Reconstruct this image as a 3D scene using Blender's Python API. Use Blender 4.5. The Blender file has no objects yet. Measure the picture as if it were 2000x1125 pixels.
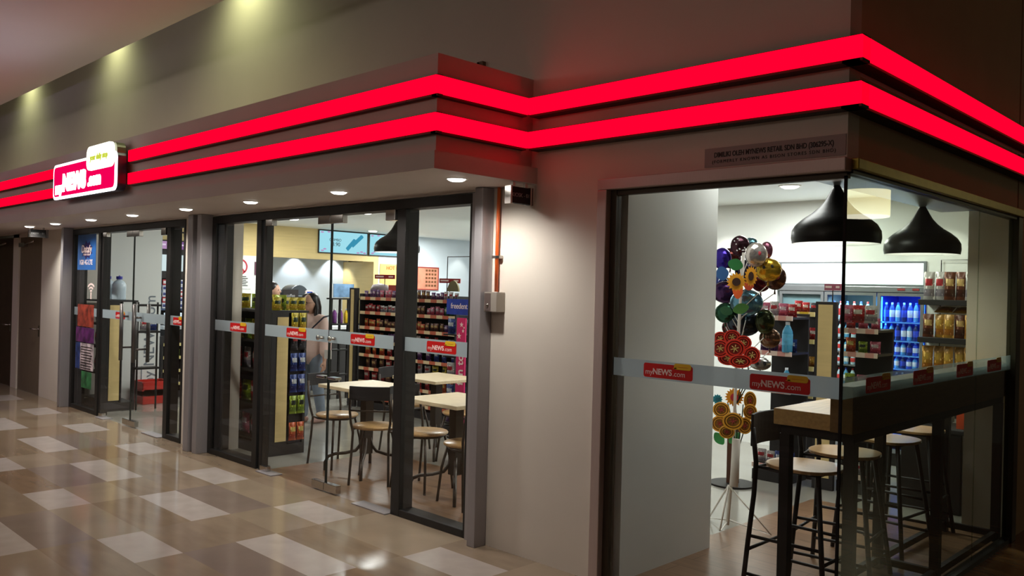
import bpy, math, random
from mathutils import Vector, Matrix
random.seed(11)
S = bpy.context.scene
C = S.collection
PI = math.pi
# ------------------------------------------------------------------ camera
cam = bpy.data.objects.new('camera', bpy.data.cameras.new('camera')); C.objects.link(cam); S.camera = cam
cam.data.sensor_width = 36; cam.data.lens = 1645.89/2000*36; cam.data.clip_end = 200
Fv = Vector((-0.70048497, 0.71366452, 0.00193631)); Rv = Vector((0.71347498, 0.70023082, 0.02510486)); Uv = Vector((-0.01656059, -0.01896708, 0.99968295))
M = Matrix.Identity(4)
for i in range(3):
    M[i][0] = Rv[i]; M[i][1] = Uv[i]; M[i][2] = -Fv[i]
M[0][3], M[1][3], M[2][3] = 1.556, -3.6718, 1.6
cam.matrix_world = M
# ------------------------------------------------------------------ world, exposure
S.view_settings.view_transform = 'Standard'; S.view_settings.look = 'None'
S.view_settings.exposure = 0.0; S.view_settings.gamma = 1.0; S.view_settings.use_curve_mapping = False
W = bpy.data.worlds.new('world'); S.world = W; W.use_nodes = True
W.node_tree.nodes['Background'].inputs[0].default_value = (0.9, 0.72, 0.5, 1); W.node_tree.nodes['Background'].inputs[1].default_value = 0.02
def lamp(name, kind, loc, power, col, size=None, aim=None, **k):
    d = bpy.data.lights.new(name, kind); d.energy = power; d.color = col
    if kind == 'AREA':
        d.shape = 'RECTANGLE'; d.size, d.size_y = size
    elif kind == 'SPOT': d.spot_size, d.spot_blend = k['spot']; d.shadow_soft_size = size or .04
    else: d.shadow_soft_size = size or .05
    o = bpy.data.objects.new(name, d); C.objects.link(o); o.location = loc
    v = Vector(aim if aim else (0, 0, -1)); o.rotation_euler = v.to_track_quat('-Z', 'Y').to_euler()
    return o
# mall corridor light (area lamps for the ceiling fittings behind and left of the camera)
lamp('mall_light', 'AREA', (-8.5, -6.0, 3.5), 62, (1, .86, .80), (6, 1.5), (0, .6, -1))
lamp('mall_light', 'AREA', (-2.2, -6.5, 3.5), 26, (1, .84, .70), (3, 1.5), (-.1, .5, -1))
lamp('ceiling_glow_spot', 'SPOT', (-11.5, -3.6, 2.3), 75, (.62, .54, 1), .04, (.1, .1, 1), spot=(2.8, 1))  # upward spot added for the lilac glow on the ceiling, no fitting
lamp('ceiling_glow_spot', 'SPOT', (-7, -3.0, 2.0), 16, (.85, .72, .95), .04, (.0, .3, 1), spot=(2.6, 1))  # second added upward spot, a weaker ceiling glow nearer the doors
# shop ceiling light
for x, y, p in [(-1.0, 1.2, 4), (-.9, 3.1, 9), (-2.2, 3.7, 36), (-3.6, 2.9, 14), (-5.6, 3.4, 18), (-8.0, 3.3, 34), (-8.2, 6.0, 32), (-10.3, 3.3, 28), (-10.6, 6.6, 42), (-8.3, 1.2, 10), (-4.2, 1.5, 5)]:
    lamp('shop_light', 'AREA', (x, y, 2.57), p*1.7, (.98, 1, .96), (.5, .5))
# ------------------------------------------------------------------ materials
def lin(c):
    return tuple(((v/255)/12.92 if v/255 <= .04045 else (((v/255)+.055)/1.055)**2.4) for v in c)
_m = {}
def mat(name, rgb, rough=.6, metal=0.0, var=.06, scale=6.0, emit=None, es=0.0, spec=.5, bump=0.0, wood=False, coat=0.0, trans=0.0):
    if name in _m: return _m[name]
    m = bpy.data.materials.new(name); m.use_nodes = True; nt = m.node_tree; b = nt.nodes['Principled BSDF']
    c = lin(rgb)
    tc = nt.nodes.new('ShaderNodeTexCoord'); mp = nt.nodes.new('ShaderNodeMapping'); nz = nt.nodes.new('ShaderNodeTexNoise'); cr = nt.nodes.new('ShaderNodeValToRGB')
    nt.links.new(tc.outputs['Object'], mp.inputs[0]); nt.links.new(mp.outputs[0], nz.inputs[0]); nt.links.new(nz.outputs[0], cr.inputs[0]); nt.links.new(cr.outputs[0], b.inputs['Base Color'])
    nz.inputs['Scale'].default_value = scale; nz.inputs['Detail'].default_value = 5
    if wood: mp.inputs['Scale'].default_value = wood
    cr.color_ramp.elements[0].position = .3; cr.color_ramp.elements[1].position = .7
    cr.color_ramp.elements[0].color = (*[max(0, v*(1-var)) for v in c], 1); cr.color_ramp.elements[1].color = (*[min(1, v*(1+var)) for v in c], 1)
    b.inputs['Roughness'].default_value = rough; b.inputs['Metallic'].default_value = metal; b.inputs['Specular IOR Level'].default_value = spec
    b.inputs['Coat Weight'].default_value = coat; b.inputs['Transmission Weight'].default_value = trans
    if emit: b.inputs['Emission Color'].default_value = (*emit, 1); b.inputs['Emission Strength'].default_value = es
    if bump:
        bp = nt.nodes.new('ShaderNodeBump'); bp.inputs['Strength'].default_value = bump; bp.inputs['Distance'].default_value = .01
        nt.links.new(nz.outputs[0], bp.inputs['Height']); nt.links.new(bp.outputs[0], b.inputs['Normal'])
    _m[name] = m; return m
def glass(name, tint=(.93, .96, .95), f=1.45):
    m = bpy.data.materials.new(name); m.use_nodes = True; nt = m.node_tree; nt.nodes.clear()
    o = nt.nodes.new('ShaderNodeOutputMaterial'); mx = nt.nodes.new('ShaderNodeMixShader'); fr = nt.nodes.new('ShaderNodeFresnel'); t = nt.nodes.new('ShaderNodeBsdfTransparent'); g = nt.nodes.new('ShaderNodeBsdfGlossy')
    fr.inputs[0].default_value = f; t.inputs[0].default_value = (*tint, 1); g.inputs['Roughness'].default_value = 0.0
    ge = nt.nodes.new('ShaderNodeNewGeometry'); sb = nt.nodes.new('ShaderNodeMath'); sb.operation = 'SUBTRACT'; sb.inputs[0].default_value = 1; ml = nt.nodes.new('ShaderNodeMath'); ml.operation = 'MULTIPLY'
    nt.links.new(ge.outputs['Backfacing'], sb.inputs[1]); nt.links.new(sb.outputs[0], ml.inputs[0]); nt.links.new(fr.outputs[0], ml.inputs[1])
    nt.links.new(ml.outputs[0], mx.inputs[0]); nt.links.new(t.outputs[0], mx.inputs[1]); nt.links.new(g.outputs[0], mx.inputs[2]); nt.links.new(mx.outputs[0], o.inputs[0])
    return m
def frosted(name, col, clear=.22):
    m = bpy.data.materials.new(name); m.use_nodes = True; nt = m.node_tree; nt.nodes.clear()
    o = nt.nodes.new('ShaderNodeOutputMaterial'); a = nt.nodes.new('ShaderNodeMixShader'); b = nt.nodes.new('ShaderNodeMixShader')
    t = nt.nodes.new('ShaderNodeBsdfTransparent'); d = nt.nodes.new('ShaderNodeBsdfDiffuse'); l = nt.nodes.new('ShaderNodeBsdfTranslucent')
    d.inputs[0].default_value = (*lin(col), 1); l.inputs[0].default_value = (*lin(col), 1)
    a.inputs[0].default_value = .6; b.inputs[0].default_value = clear
    nt.links.new(d.outputs[0], a.inputs[1]); nt.links.new(l.outputs[0], a.inputs[2]); nt.links.new(a.outputs[0], b.inputs[1]); nt.links.new(t.outputs[0], b.inputs[2]); nt.links.new(b.outputs[0], o.inputs[0])
    return m
def emis(name, col, s):
    if name in _m: return _m[name]
    m = bpy.data.materials.new(name); m.use_nodes = True; nt = m.node_tree; nt.nodes.clear()
    o = nt.nodes.new('ShaderNodeOutputMaterial'); e = nt.nodes.new('ShaderNodeEmission'); e.inputs[0].default_value = (*col, 1); e.inputs[1].default_value = s
    nt.links.new(e.outputs[0], o.inputs[0]); _m[name] = m; return m
def tags(name, a, b_, scale, rough=.5):
    m = mat(name, a, rough); nt = m.node_tree; b = nt.nodes['Principled BSDF']
    br = nt.nodes.new('ShaderNodeTexChecker'); tc = nt.nodes.new('ShaderNodeTexCoord'); mp = nt.nodes.new('ShaderNodeMapping')
    mp.inputs['Scale'].default_value = (scale, .001, .001); mp.inputs['Location'].default_value = (.013, .4, .4); br.inputs['Scale'].default_value = 1
    br.inputs[1].default_value = (*lin(a), 1); br.inputs[2].default_value = (*lin(b_), 1)
    nt.links.new(tc.outputs['Object'], mp.inputs[0]); nt.links.new(mp.outputs[0], br.inputs[0]); nt.links.new(br.outputs[0], b.inputs['Base Color'])
    return m
wall_paint = mat('wall_paint', (222, 214, 202), .62, var=.025, scale=2.5, bump=.03)
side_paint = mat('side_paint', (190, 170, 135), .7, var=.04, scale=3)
fascia_paint = mat('fascia_paint', (200, 188, 180), .6, var=.03, scale=3)
ceil_paint = mat('ceiling_paint', (215, 208, 208), .8, var=.02, scale=1)
shop_white = mat('shop_white', (228, 230, 226), .6, var=.02, scale=2)
beige_lam = mat('beige_laminate', (226, 200, 138), .5, var=.05, scale=3, wood=(1, 1, 12))
steel = mat('brushed_steel', (158, 154, 156), .42, .35, var=.05, scale=30, wood=(30, 30, .5))
frame_steel = mat('window_frame_steel', (196, 178, 172), .4, .35, var=.05, scale=20, wood=(20, 20, .5))
yellow_lit_steel = mat('frame_steel_yellow_lit', (150, 132, 50), .35, .6, var=.12, scale=14)  # window frame steel, with the yellow light it mirrors put into the colour
blackm = mat('black_metal', (30, 27, 26), .5, .3, var=.1)
doorblack = mat('door_frame_black', (40, 38, 37), .45, .3, var=.12, scale=14)
chrome = mat('chrome', (205, 200, 195), .18, 1.0, var=.02)
darkgap = mat('dark_gap', (14, 12, 12), .8)
board = mat('black_board', (36, 33, 34), .6, var=.1)
woodtop = mat('pale_wood', (226, 206, 170), .42, var=.1, scale=5, wood=(2, 14, 14))
seatwood = mat('seat_wood', (196, 156, 104), .35, var=.14, scale=5, wood=(3, 22, 3), coat=.3)
barwood = mat('bar_wood', (196, 160, 98), .45, var=.14, scale=4, wood=(16, 1.5, 16))
tableedge = mat('table_edge', (190, 165, 120), .5, var=.1)
tube_m = mat('brown_tube', (72, 62, 54), .38, .5, var=.1)
glass_f = glass('glass_front', (.965, .975, .97)); glass_s = glass('glass_side', (.80, .84, .78)); 
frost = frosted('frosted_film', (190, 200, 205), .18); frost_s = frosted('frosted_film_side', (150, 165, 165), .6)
strip_red = emis('strip_red', (1, .0, .014), 2.2)
strip_cap = mat('strip_casing', (52, 44, 42), .6, .2, var=.05)
logo_red = mat('logo_red', (205, 22, 22), .4, var=.03)
logo_yel = mat('logo_yellow', (235, 190, 40), .4, var=.03)
logo_txt = mat('logo_text', (246, 222, 216), .5, var=.02)
ink = mat('dark_ink', (30, 22, 22), .6, var=.02)
lightface = emis('lamp_face', (1, .97, .9), 9)
# ------------------------------------------------------------------ mesh builder
class MB:
    def __init__(s): s.v = []; s.f = []; s.m = []; s.sm = []
    def add(s, vs, fs, mi=0, sm=False):
        o = len(s.v); s.v += [tuple(p) for p in vs]
        for f in fs: s.f.append([o+i for i in f]); s.m.append(mi); s.sm.append(sm)
        return s
    def box(s, x0, x1, y0, y1, z0, z1, mi=0):
        if x0 > x1: x0, x1 = x1, x0
        if y0 > y1: y0, y1 = y1, y0
        if z0 > z1: z0, z1 = z1, z0
        v = [(x, y, z) for z in (z0, z1) for y in (y0, y1) for x in (x0, x1)]
        return s.add(v, [(0, 2, 3, 1), (4, 5, 7, 6), (0, 1, 5, 4), (2, 6, 7, 3), (0, 4, 6, 2), (1, 3, 7, 5)], mi)
    def tube(s, pts, r, n=10, mi=0, caps=True):
        pts = [Vector(p) for p in pts]; rs = r if isinstance(r, (list, tuple)) else [r]*len(pts)
        vs = []; fs = []; T0 = (pts[1]-pts[0]).normalized(); N = T0.orthogonal().normalized()
        for i, p in enumerate(pts):
            T = (pts[min(i+1, len(pts)-1)]-pts[max(i-1, 0)]).normalized()
            N = (N-T*N.dot(T)).normalized(); B = T.cross(N)
            for k in range(n): a = 2*PI*k/n; vs.append(p+(N*math.cos(a)+B*math.sin(a))*rs[i])
        for i in range(len(pts)-1):
            for k in range(n): fs.append((i*n+k, i*n+(k+1) % n, (i+1)*n+(k+1) % n, (i+1)*n+k))
        if caps: fs.append(tuple(range(n))[::-1]); fs.append(tuple((len(pts)-1)*n+k for k in range(n)))
        return s.add(vs, fs, mi, True)
    def cyl(s, c, r, z0, z1, n=24, mi=0, r1=None):
        return s.lathe([(0, z0), (r, z0), (r if r1 is None else r1, z1), (0, z1)], c, n, mi, False)
    def lathe(s, prof, c=(0, 0), n=32, mi=0, sm=True):
        vs = []; fs = []
        for (r, z) in prof:
            for k in range(n): a = 2*PI*k/n; vs.append((c[0]+max(r, 1e-4)*math.cos(a), c[1]+max(r, 1e-4)*math.sin(a), z))
        for i in range(len(prof)-1):
            for k in range(n): fs.append((i*n+k, i*n+(k+1) % n, (i+1)*n+(k+1) % n, (i+1)*n+k))
        return s.add(vs, fs, mi, sm)
    def ell(s, c, r, n=16, m=10, mi=0, rot=None):
        vs = []; fs = []
        for j in range(m+1):
            t = PI*j/m
            for k in range(n):
                a = 2*PI*k/n; p = Vector((r[0]*math.sin(t)*math.cos(a), r[1]*math.sin(t)*math.sin(a), r[2]*math.cos(t)))
                if rot: p = rot @ p
                vs.append(Vector(c)+p)
        for j in range(m):
            for k in range(n): fs.append((j*n+k, (j+1)*n+k, (j+1)*n+(k+1) % n, j*n+(k+1) % n))
        return s.add(vs, fs, mi, True)
    def prism(s, poly, ax, a, b, mi=0):
        n = len(poly)
        def P(u, v, w): return {'x': (w, u, v), 'y': (u, w, v), 'z': (u, v, w)}[ax]
        vs = [P(u, v, a) for u, v in poly]+[P(u, v, b) for u, v in poly]
        fs = [tuple(range(n)), tuple(range(2*n-1, n-1, -1))]+[(i, i+n, (i+1) % n+n, (i+1) % n) for i in range(n)]
        return s.add(vs, fs, mi)
    def mesh(s, name, mats):
        me = bpy.data.meshes.new(name); me.from_pydata(s.v, [], s.f)
        for m in (mats if isinstance(mats, (list, tuple)) else [mats]): me.materials.append(m)
        me.polygons.foreach_set('material_index', s.m); me.polygons.foreach_set('use_smooth', s.sm); me.update(); return me
    def build(s, name, mats, parent=None, bev=0, xf=None):
        o = bpy.data.objects.new(name, s.mesh(name, mats)); C.objects.link(o); link(o, parent)
        if bev:
            b = o.modifiers.new('edge', 'BEVEL'); b.width = bev; b.segments = 2; b.limit_method = 'ANGLE'
        return o
def link(o, parent):
    if parent is not None:
        o.parent = parent; o.matrix_parent_inverse = inv(parent)
def wm(o):
    m = Matrix.LocRotScale(o.location, o.rotation_euler, o.scale)
    return wm(o.parent) @ o.matrix_parent_inverse @ m if o.parent else m
def inv(p): return wm(p).inverted()
def tag(o, label, cat, group=None, kind=None):
    if label: o['label'] = label
    if cat: o['category'] = cat
    if group: o['group'] = group
    if kind: o['kind'] = kind
    return o
def struct(o, label=None):
    o['kind'] = 'structure'
    if label: o['label'] = label
    return o
def thing(name, label, cat, loc=(0, 0, 0), rz=0, group=None):
    o = bpy.data.objects.new(name, None); C.objects.link(o); o.location = loc; o.rotation_euler = (0, 0, rz); o.empty_display_size = .1
    return tag(o, label, cat, group)
def local(o, parent):            # part built in the thing's own frame
    o.parent = parent; o.matrix_parent_inverse = Matrix.Identity(4); return o
def copytree(o, loc, rz, label, group=None, name=None):
    def cp(src, par):
        c = src.copy(); C.objects.link(c)
        if par: c.parent = par; c.matrix_parent_inverse = src.matrix_parent_inverse.copy()
        for ch in list(src.children): cp(ch, c)
        return c
    r = cp(o, None); r.location = loc; r.rotation_euler = (0, 0, rz); r['label'] = label
    if group: r['group'] = group
    return r
FRONT = Matrix(((1, 0, 0), (0, 0, -1), (0, 1, 0)))          # reads from -Y
SIDE = Matrix(((0, 0, 1), (1, 0, 0), (0, 1, 0)))            # reads from +X, runs along +Y
def text(name, s, size, loc, m, frame, parent=None, ext=.0015, off=0.0, align='CENTER', sx=1.0, spin=0, sp=1.0):
    cu = bpy.data.curves.new(name, 'FONT'); cu.body = s; cu.size = size; cu.extrude = ext; cu.offset = off; cu.align_x = align; cu.align_y = 'CENTER'; cu.space_character = sp
    cu.materials.append(m); tmp = bpy.data.objects.new('tmp', cu); me = bpy.data.meshes.new_from_object(tmp); bpy.data.objects.remove(tmp)
    if not me.materials: me.materials.append(m)
    o = bpy.data.objects.new(name, me); C.objects.link(o)
    R = frame.to_4x4() @ Matrix.Rotation(spin, 4, 'Z')
    o.matrix_basis = Matrix.Translation(loc) @ R @ Matrix.Diagonal((sx, 1, 1, 1))
    if parent is not None: o.parent = parent; o.matrix_parent_inverse = inv(parent)
    return o
def rrect(w, h, r, n=5):
    out = []
    for cx, cy, a0 in ((w/2-r, h/2-r, 0), (-w/2+r, h/2-r, PI/2), (-w/2+r, -h/2+r, PI), (w/2-r, -h/2+r, 1.5*PI)):
        for k in range(n+1): a = a0+PI/2*k/n; out.append((cx+r*math.cos(a), cy+r*math.sin(a)))
    return out
# ------------------------------------------------------------------ SETTING: floors
def floor_mall():
    tones = [mat('marble_white', (178, 168, 160), .13, var=.07, scale=7), mat('marble_beige', (142, 125, 106), .12, var=.14, scale=2.2, wood=(1, 3, 1)), mat('marble_sand', (138, 120, 99), .12, var=.16, scale=2.4, wood=(1, 4, 1)),
             mat('marble_mauve', (134, 119, 108), .12, var=.09, scale=3), mat('marble_tan', (134, 112, 90), .12, var=.16, scale=2.6, wood=(1, 3, 1)), mat('marble_pale', (150, 134, 114), .12, var=.12, scale=2)]
    b = MB(); rows = [0.0, -.235, -.53, -.845, -1.125, -1.455, -1.735, -2.055, -2.355, -2.67, -2.95, -3.27, -3.56, -3.88, -4.2, -4.5, -4.8, -5.1, -5.4, -5.7, -6, -6.3, -6.6, -6.9, -7.2, -7.5, -7.8, -8.1]
    rnd = random.Random(5)
    def cell(x0, x1, y0, y1, t): b.add([(x0, y0, 0), (x1, y0, 0), (x1, y1, 0), (x0, y1, 0)], [(0, 3, 2, 1)], t)
    for i in range(len(rows)-1):
        y0, y1 = rows[i], rows[i+1]
        for k in range(-8, 6):
            bx = -3.28+1.49*k
            if i % 4 == 1 or i % 4 == 3:
                wide = .88 if i % 4 == 3 else None
                if wide:
                    cell(bx, bx+.88, y0, y1, 0); cell(bx+.88, bx+1.49, y0, y1, rnd.choice([2, 5, 1, 4]))
                else:
                    cell(bx-.59, bx, y0, y1, 0); cell(bx, bx+.9, y0, y1, rnd.choice([1, 5, 4, 2]))
            else:
                cell(bx, bx+.88, y0, y1, 3 if (i % 4 == 2 and k % 2) or (i % 4 == 0 and i > 0 and k % 2 == 0) else rnd.choice([1, 2, 5])); cell(bx+.88, bx+1.49, y0, y1, rnd.choice([1, 4, 5, 2]))
    o = b.build('floor', tones); struct(o, 'glossy beige and white marble tiles of the mall corridor')
floor_mall()
def plank(name, a, v, rough):
    m = mat(name, a, rough, var=v, scale=3, wood=(1.2, 9, 1)); nt = m.node_tree; b = nt.nodes['Principled BSDF']
    br = nt.nodes.new('ShaderNodeTexBrick'); tc = nt.nodes.new('ShaderNodeTexCoord'); mx = nt.nodes.new('ShaderNodeMix'); mx.data_type = 'RGBA'; mx.blend_type = 'MULTIPLY'; mx.inputs[0].default_value = 1
    br.inputs['Scale'].default_value = 1; br.inputs['Brick Width'].default_value = 1.2; br.inputs['Row Height'].default_value = .15; br.inputs['Mortar Size'].default_value = .003
    br.inputs['Color1'].default_value = (1, 1, 1, 1); br.inputs['Color2'].default_value = (.82, .8, .78, 1); br.inputs['Mortar'].default_value = (.45, .4, .35, 1)
    cr = [n for n in nt.nodes if n.type == 'VALTORGB'][0]
    nt.links.new(tc.outputs['Object'], br.inputs[0]); nt.links.new(cr.outputs[0], mx.inputs[6]); nt.links.new(br.outputs[0], mx.inputs[7]); nt.links.new(mx.outputs[2], b.inputs['Base Color']); return m
shopwood = plank('wood_plank', (132, 102, 78), .16, .28); outwood = plank('wood_outside', (120, 86, 52), .18, .25)
greytile = mat('grey_tile', (146, 143, 134), .14, var=.05, scale=3)
def slab(name, rects, z, m, label, t=.05):
    b = MB()
    for x0, x1, y0, y1 in rects: b.box(x0, x1, y0, y1, z-t, z)
    return struct(b.build(name, m), label)
slab('floor', [(-5.0, 0, 0, 1.3), (-1.4, 0, 1.3, 2.8)], .0, shopwood, 'brown wood plank floor inside the glass')
slab('floor', [(-13, -5.0, 0, 1.3), (-13, -1.4, 1.3, 9), (-1.4, 0, 2.8, 9)], .0, greytile, 'polished grey tile floor of the shop')
slab('floor', [(0, 4, 0, 7)], .0, outwood, 'dark wood floor outside the side glass')
# ------------------------------------------------------------------ SETTING: walls
def W_(name, boxes, m, label=None):
    b = MB()
    for bx in boxes: b.box(*bx)
    return struct(b.build(name, m), label)
W_('wall_front', [(-20, 0, 0, .12, 2.218, 5), (-6.57, -6.0, .0, .31, 0, 2.218), (-2.31, -1.366, .0, .9, 0, 2.218), (-2.4, -2.31, .0, .3, 0, 2.218), (-10.96, -9.76, 0, .3, 0, 2.218), (-12.26, -11.99, 0, .3, 0, 2.218), (-12.26, -10.96, 0, .12, 2.17, 2.218), (-20, -13.3, 0, .3, 0, 2.218)], wall_paint, 'cream painted shopfront wall')
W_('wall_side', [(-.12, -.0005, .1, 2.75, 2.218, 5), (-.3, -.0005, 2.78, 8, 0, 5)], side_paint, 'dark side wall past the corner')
W_('wall_pier', [(-2.3, -1.26, .9, 1.04, 0, 2.6), (-1.366, -1.26, .1, .9, 0, 2.6)], shop_white, 'white pier behind the window')
W_('wall_column', [(-.3, -.03, 2.76, 3.1, 0, 2.6)], mat('column_paint', (214, 204, 190), .6, var=.02), 'plain column at the end of the bar')
W_('wall_left', [(-9.95, -9.8, .12, 1.13, 0, 2.6)], shop_white, 'white inner wall beside the left doors')
W_('wall_back', [(-7.4, -2.72, 4.72, 4.9, 0, 2.75), (-2.72, -1.2, 5.3, 5.4, 0, 2.75), (-2.72, -1.215, 4.72, 5.3, 1.965, 2.75), (-1.215, 0, 4.72, 4.9, 0, 2.75)], shop_white, 'white back wall around the chillers')
W_('wall_return', [(-7.4, -7.3, 4.9, 9, 0, 2.6)], shop_white)
W_('wall_counter', [(-12.0, -11.5, 5.99, 9, 0, 2.6), (-12.6, -12.5, .3, 5.99, 0, 2.6), (-12.5, -9.95, 1.13, 1.2, 0, 2.6), (-12.6, -7.3, 8.9, 9, 0, 2.6)], mat('alcove_white', (205, 214, 222), .6, var=.02), 'white wall behind the service counter')
W_('wall_bulkhead', [(-11.7, -11.5, 1.2, 5.99, 2.06, 2.6), (-12.5, -11.5, 5.875, 5.99, 0, 2.06), (-12.5, -11.5, 2.75, 3.0, 0, 2.06)], beige_lam, 'beige laminate bulkhead over the service counter')
W_('ceiling', [(-12.6, 0, 0.12, 9, 2.6, 2.7)], shop_white, 'white shop ceiling')
W_('ceiling', [(-20, 6, -9, -.8, 3.655, 3.75), (-20, 6, -.1, 0, 5, 5.05)], ceil_paint, 'lilac grey mall ceiling with a lit slot')
W_('ceiling', [(.5, 8, -1, 14, 5, 5.05)], ceil_paint, 'high ceiling over the dark side corridor')
W_('ceiling', [(-.47, -.03, .45, 2.72, 2.225, 2.6)], mat('bulkhead_grey', (120, 124, 126), .4, var=.05), 'low grey boxing the pendant lamps hang from')
# fascia box with lips
W_('wall_fascia', [(-16, -1.91, -.75, 0, 2.326, 2.86), (-16, -1.86, -.8, 0, 2.231, 2.326)], fascia_paint, 'box fascia and soffit over the doors')
# red light strips: two courses round the whole shopfront
def strip(name, z0, z1, label):
    t = thing(name, label, 'light strip', (-1.86, -.8, z0))
    p = .09
    runs = [(-16, -5.52), (-16, -1.86)]
    def seg(nm, ax, a, b, c, d):   # face slab + casing
        f = MB(); g = MB()
        if ax == 'x': f.box(a, b, c, c+.012, z0, z1); g.box(a, b, c+.012, d, z0-.012, z1+.006)
        else: f.box(c-.012, c, a, b, z0, z1); g.box(c-.012, d, a, b, z0-.012, z1+.006)
        f.build('glowing_face', strip_red, t); g.build('casing', strip_cap, t)
    js = [-16, -13, -9.8, -7.66]
    for i in range(len(js)-1): seg('', 'x', js[i], js[i+1]-.004, -.8, -.75)
    js = [-5.98, -3.98, -2.126, -1.86]
    for i in range(len(js)-1): seg('', 'x', js[i], js[i+1]-.003, -.8, -.75)
    seg('', 'y', -.788, -.0905, -1.86, -1.91)
    for a, b in ((-1.86, -.6), (-.597, p)): seg('', 'x', a, b, -p, -.0005)
    for a, b in ((-p+.012, .75), (.753, 3), (3.003, 6)): seg('', 'y', a, b, p, .0005)
strip('light_strip', 2.63, 2.726, 'upper red glowing light strip wrapping the shopfront corners')
strip('light_strip', 2.433, 2.527, 'lower red glowing light strip, beneath the other one')
# ------------------------------------------------------------------ cove light on the upper wall
for x in (-14.7, -11.6, -8.45, -5.4):
    lamp('cove_spot', 'SPOT', (x, -.16, 4.62), 60 if x < -6 else 95, (.88, .94, .48), .25, (0, .04, -1), spot=(2.2, 1))
# ------------------------------------------------------------------ soffit downlights
first = None
for i, (x, w) in enumerate([(-2.08, 'outermost right, by the fascia corner'), (-3.27, 'over the right pair of glass doors'), (-4.47, 'over the fixed pane of the right doors'), (-5.6, 'just right of the grey twin posts'), (-6.77, 'just left of the grey twin posts'), (-7.87, 'over the left pair of glass doors'), (-9.0, 'over the blue poster'), (-9.95, 'over the far white wall')]):
    lab = 'round white recessed downlight in the soffit, '+w
    if first is None:
        t = thing('recessed_downlight', lab, 'ceiling light', (0, 0, 0), 0, 'downlights in the soffit')
        local(MB().lathe([(.052, -.001), (.062, -.006), (.068, -.002), (.068, .0)], n=28).build('trim_ring', mat('ring_white', (225, 222, 215), .4)), t)
        local(MB().lathe([(.054, 0), (.05, -.008), (.036, -.015), (0, -.018)], n=28).build('lit_lens', lightface), t)
        first = t; t.location = (x, -.445, 2.2305)
    else: copytree(first, (x, -.445, 2.2305), 0, lab)
    lamp('downlight', 'SPOT', (x, -.45, 2.205), 52, (1, .95, .88), .045, (0, .16, -1), spot=(2.5, .8))
for i, (x, y) in enumerate([(-2.0, 3.5), (-2.75, 3.3), (-7.9, 3.1), (-9.86, 3.16), (-6.15, 2.98), (-10.9, 5.4), (-3.4, 4.3), (-9.0, 6.2)]):
    dl = copytree(first, (x, y, 2.6), 0, 'round downlight in the shop ceiling, '+['seen through the corner window above the chillers', 'seen at the window top beside the pier', 'seen past the door patch fitting', 'above the beige wall and left menu screen', 'seen behind the right door mullion', 'near the menu screens', 'behind the pier', 'beyond the menu screens'][i], 'downlights in the shop ceiling'); dl.scale = (1.5, 1.5, 1.5)
# alcove wall-washers
for y in (3.9, 4.78, 5.6):
    lamp('alcove_spot', 'SPOT', (-12.3, y, 2.25), 42, (.9, .95, 1), .02, (-.16, 0, -1), spot=(1.5, .5))
lamp('wall_fill_spot', 'SPOT', (-11.15, 8.0, 2.58), 20, (1, .98, .88), .02, (-.25, 0, -1), spot=(1.1, .6))  # fill spot put in to light the white menu wall
for x in (-2.4, -3.3, -1.05):
    lamp('wall_fill_spot', 'SPOT', (x, 4.3, 2.56), 20, (1, .98, .92), .02, (0, .35, -1), spot=(1.3, .6))  # unseen spots added to keep the back wall bright
# ------------------------------------------------------------------ logo sticker
def bubble(w, h):
    p = rrect(w, h, h*.42); return p
def logo(parent, cx, cz, y, face='front', name='logo_sticker', w=.3, h=.074, tilt=0.0):
    """red rounded plate with yellow bubble, drawn at u along the pane, z up"""
    rd = MB(); yl = MB(); d = .0015
    pl = [(cx+u, cz+v) for u, v in rrect(w, h, .012)]
    yp = [(cx+w*.30+u, cz+h*.42+v) for u, v in rrect(w*.34, h*.42, h*.17)]
    tail = [(cx+w*.10, cz+h*.27), (cx+w*.17, cz+h*.36), (cx+w*.19, cz+h*.24)]
    if face == 'front':
        rd.prism(pl, 'y', y-d, y); yl.prism(yp, 'y', y-2*d, y-d); yl.prism(tail, 'y', y-2*d, y-d)
        P = lambda u, v, k: (cx+u, y-k*d, cz+v); fr = FRONT
    else:
        rd.prism(pl, 'x', y, y+d); yl.prism(yp, 'x', y+d, y+2*d); yl.prism(tail, 'x', y+d, y+2*d)
        P = lambda u, v, k: (y+k*d, cx+u, cz+v); fr = SIDE
    o = rd.build(name, logo_red, parent)
    b = yl.build('speech_bubble', logo_yel, o)
    text('lettering', 'my', h*.52, P(-w*.385, -h*.12, 1.3), logo_txt, fr, o, .0004)
    text('lettering', 'NEWS', h*.58, P(-w*.11, -h*.08, 1.3), logo_txt, fr, o, .0004, off=.0012)
    text('lettering', '.com', h*.52, P(w*.23, -h*.12, 1.3), logo_txt, fr, o, .0004)
    text('small_lettering', '~~~~~~~~', h*.17, P(w*.31, h*.40, 2.3), logo_red, fr, b, .0003)
    return o
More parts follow.
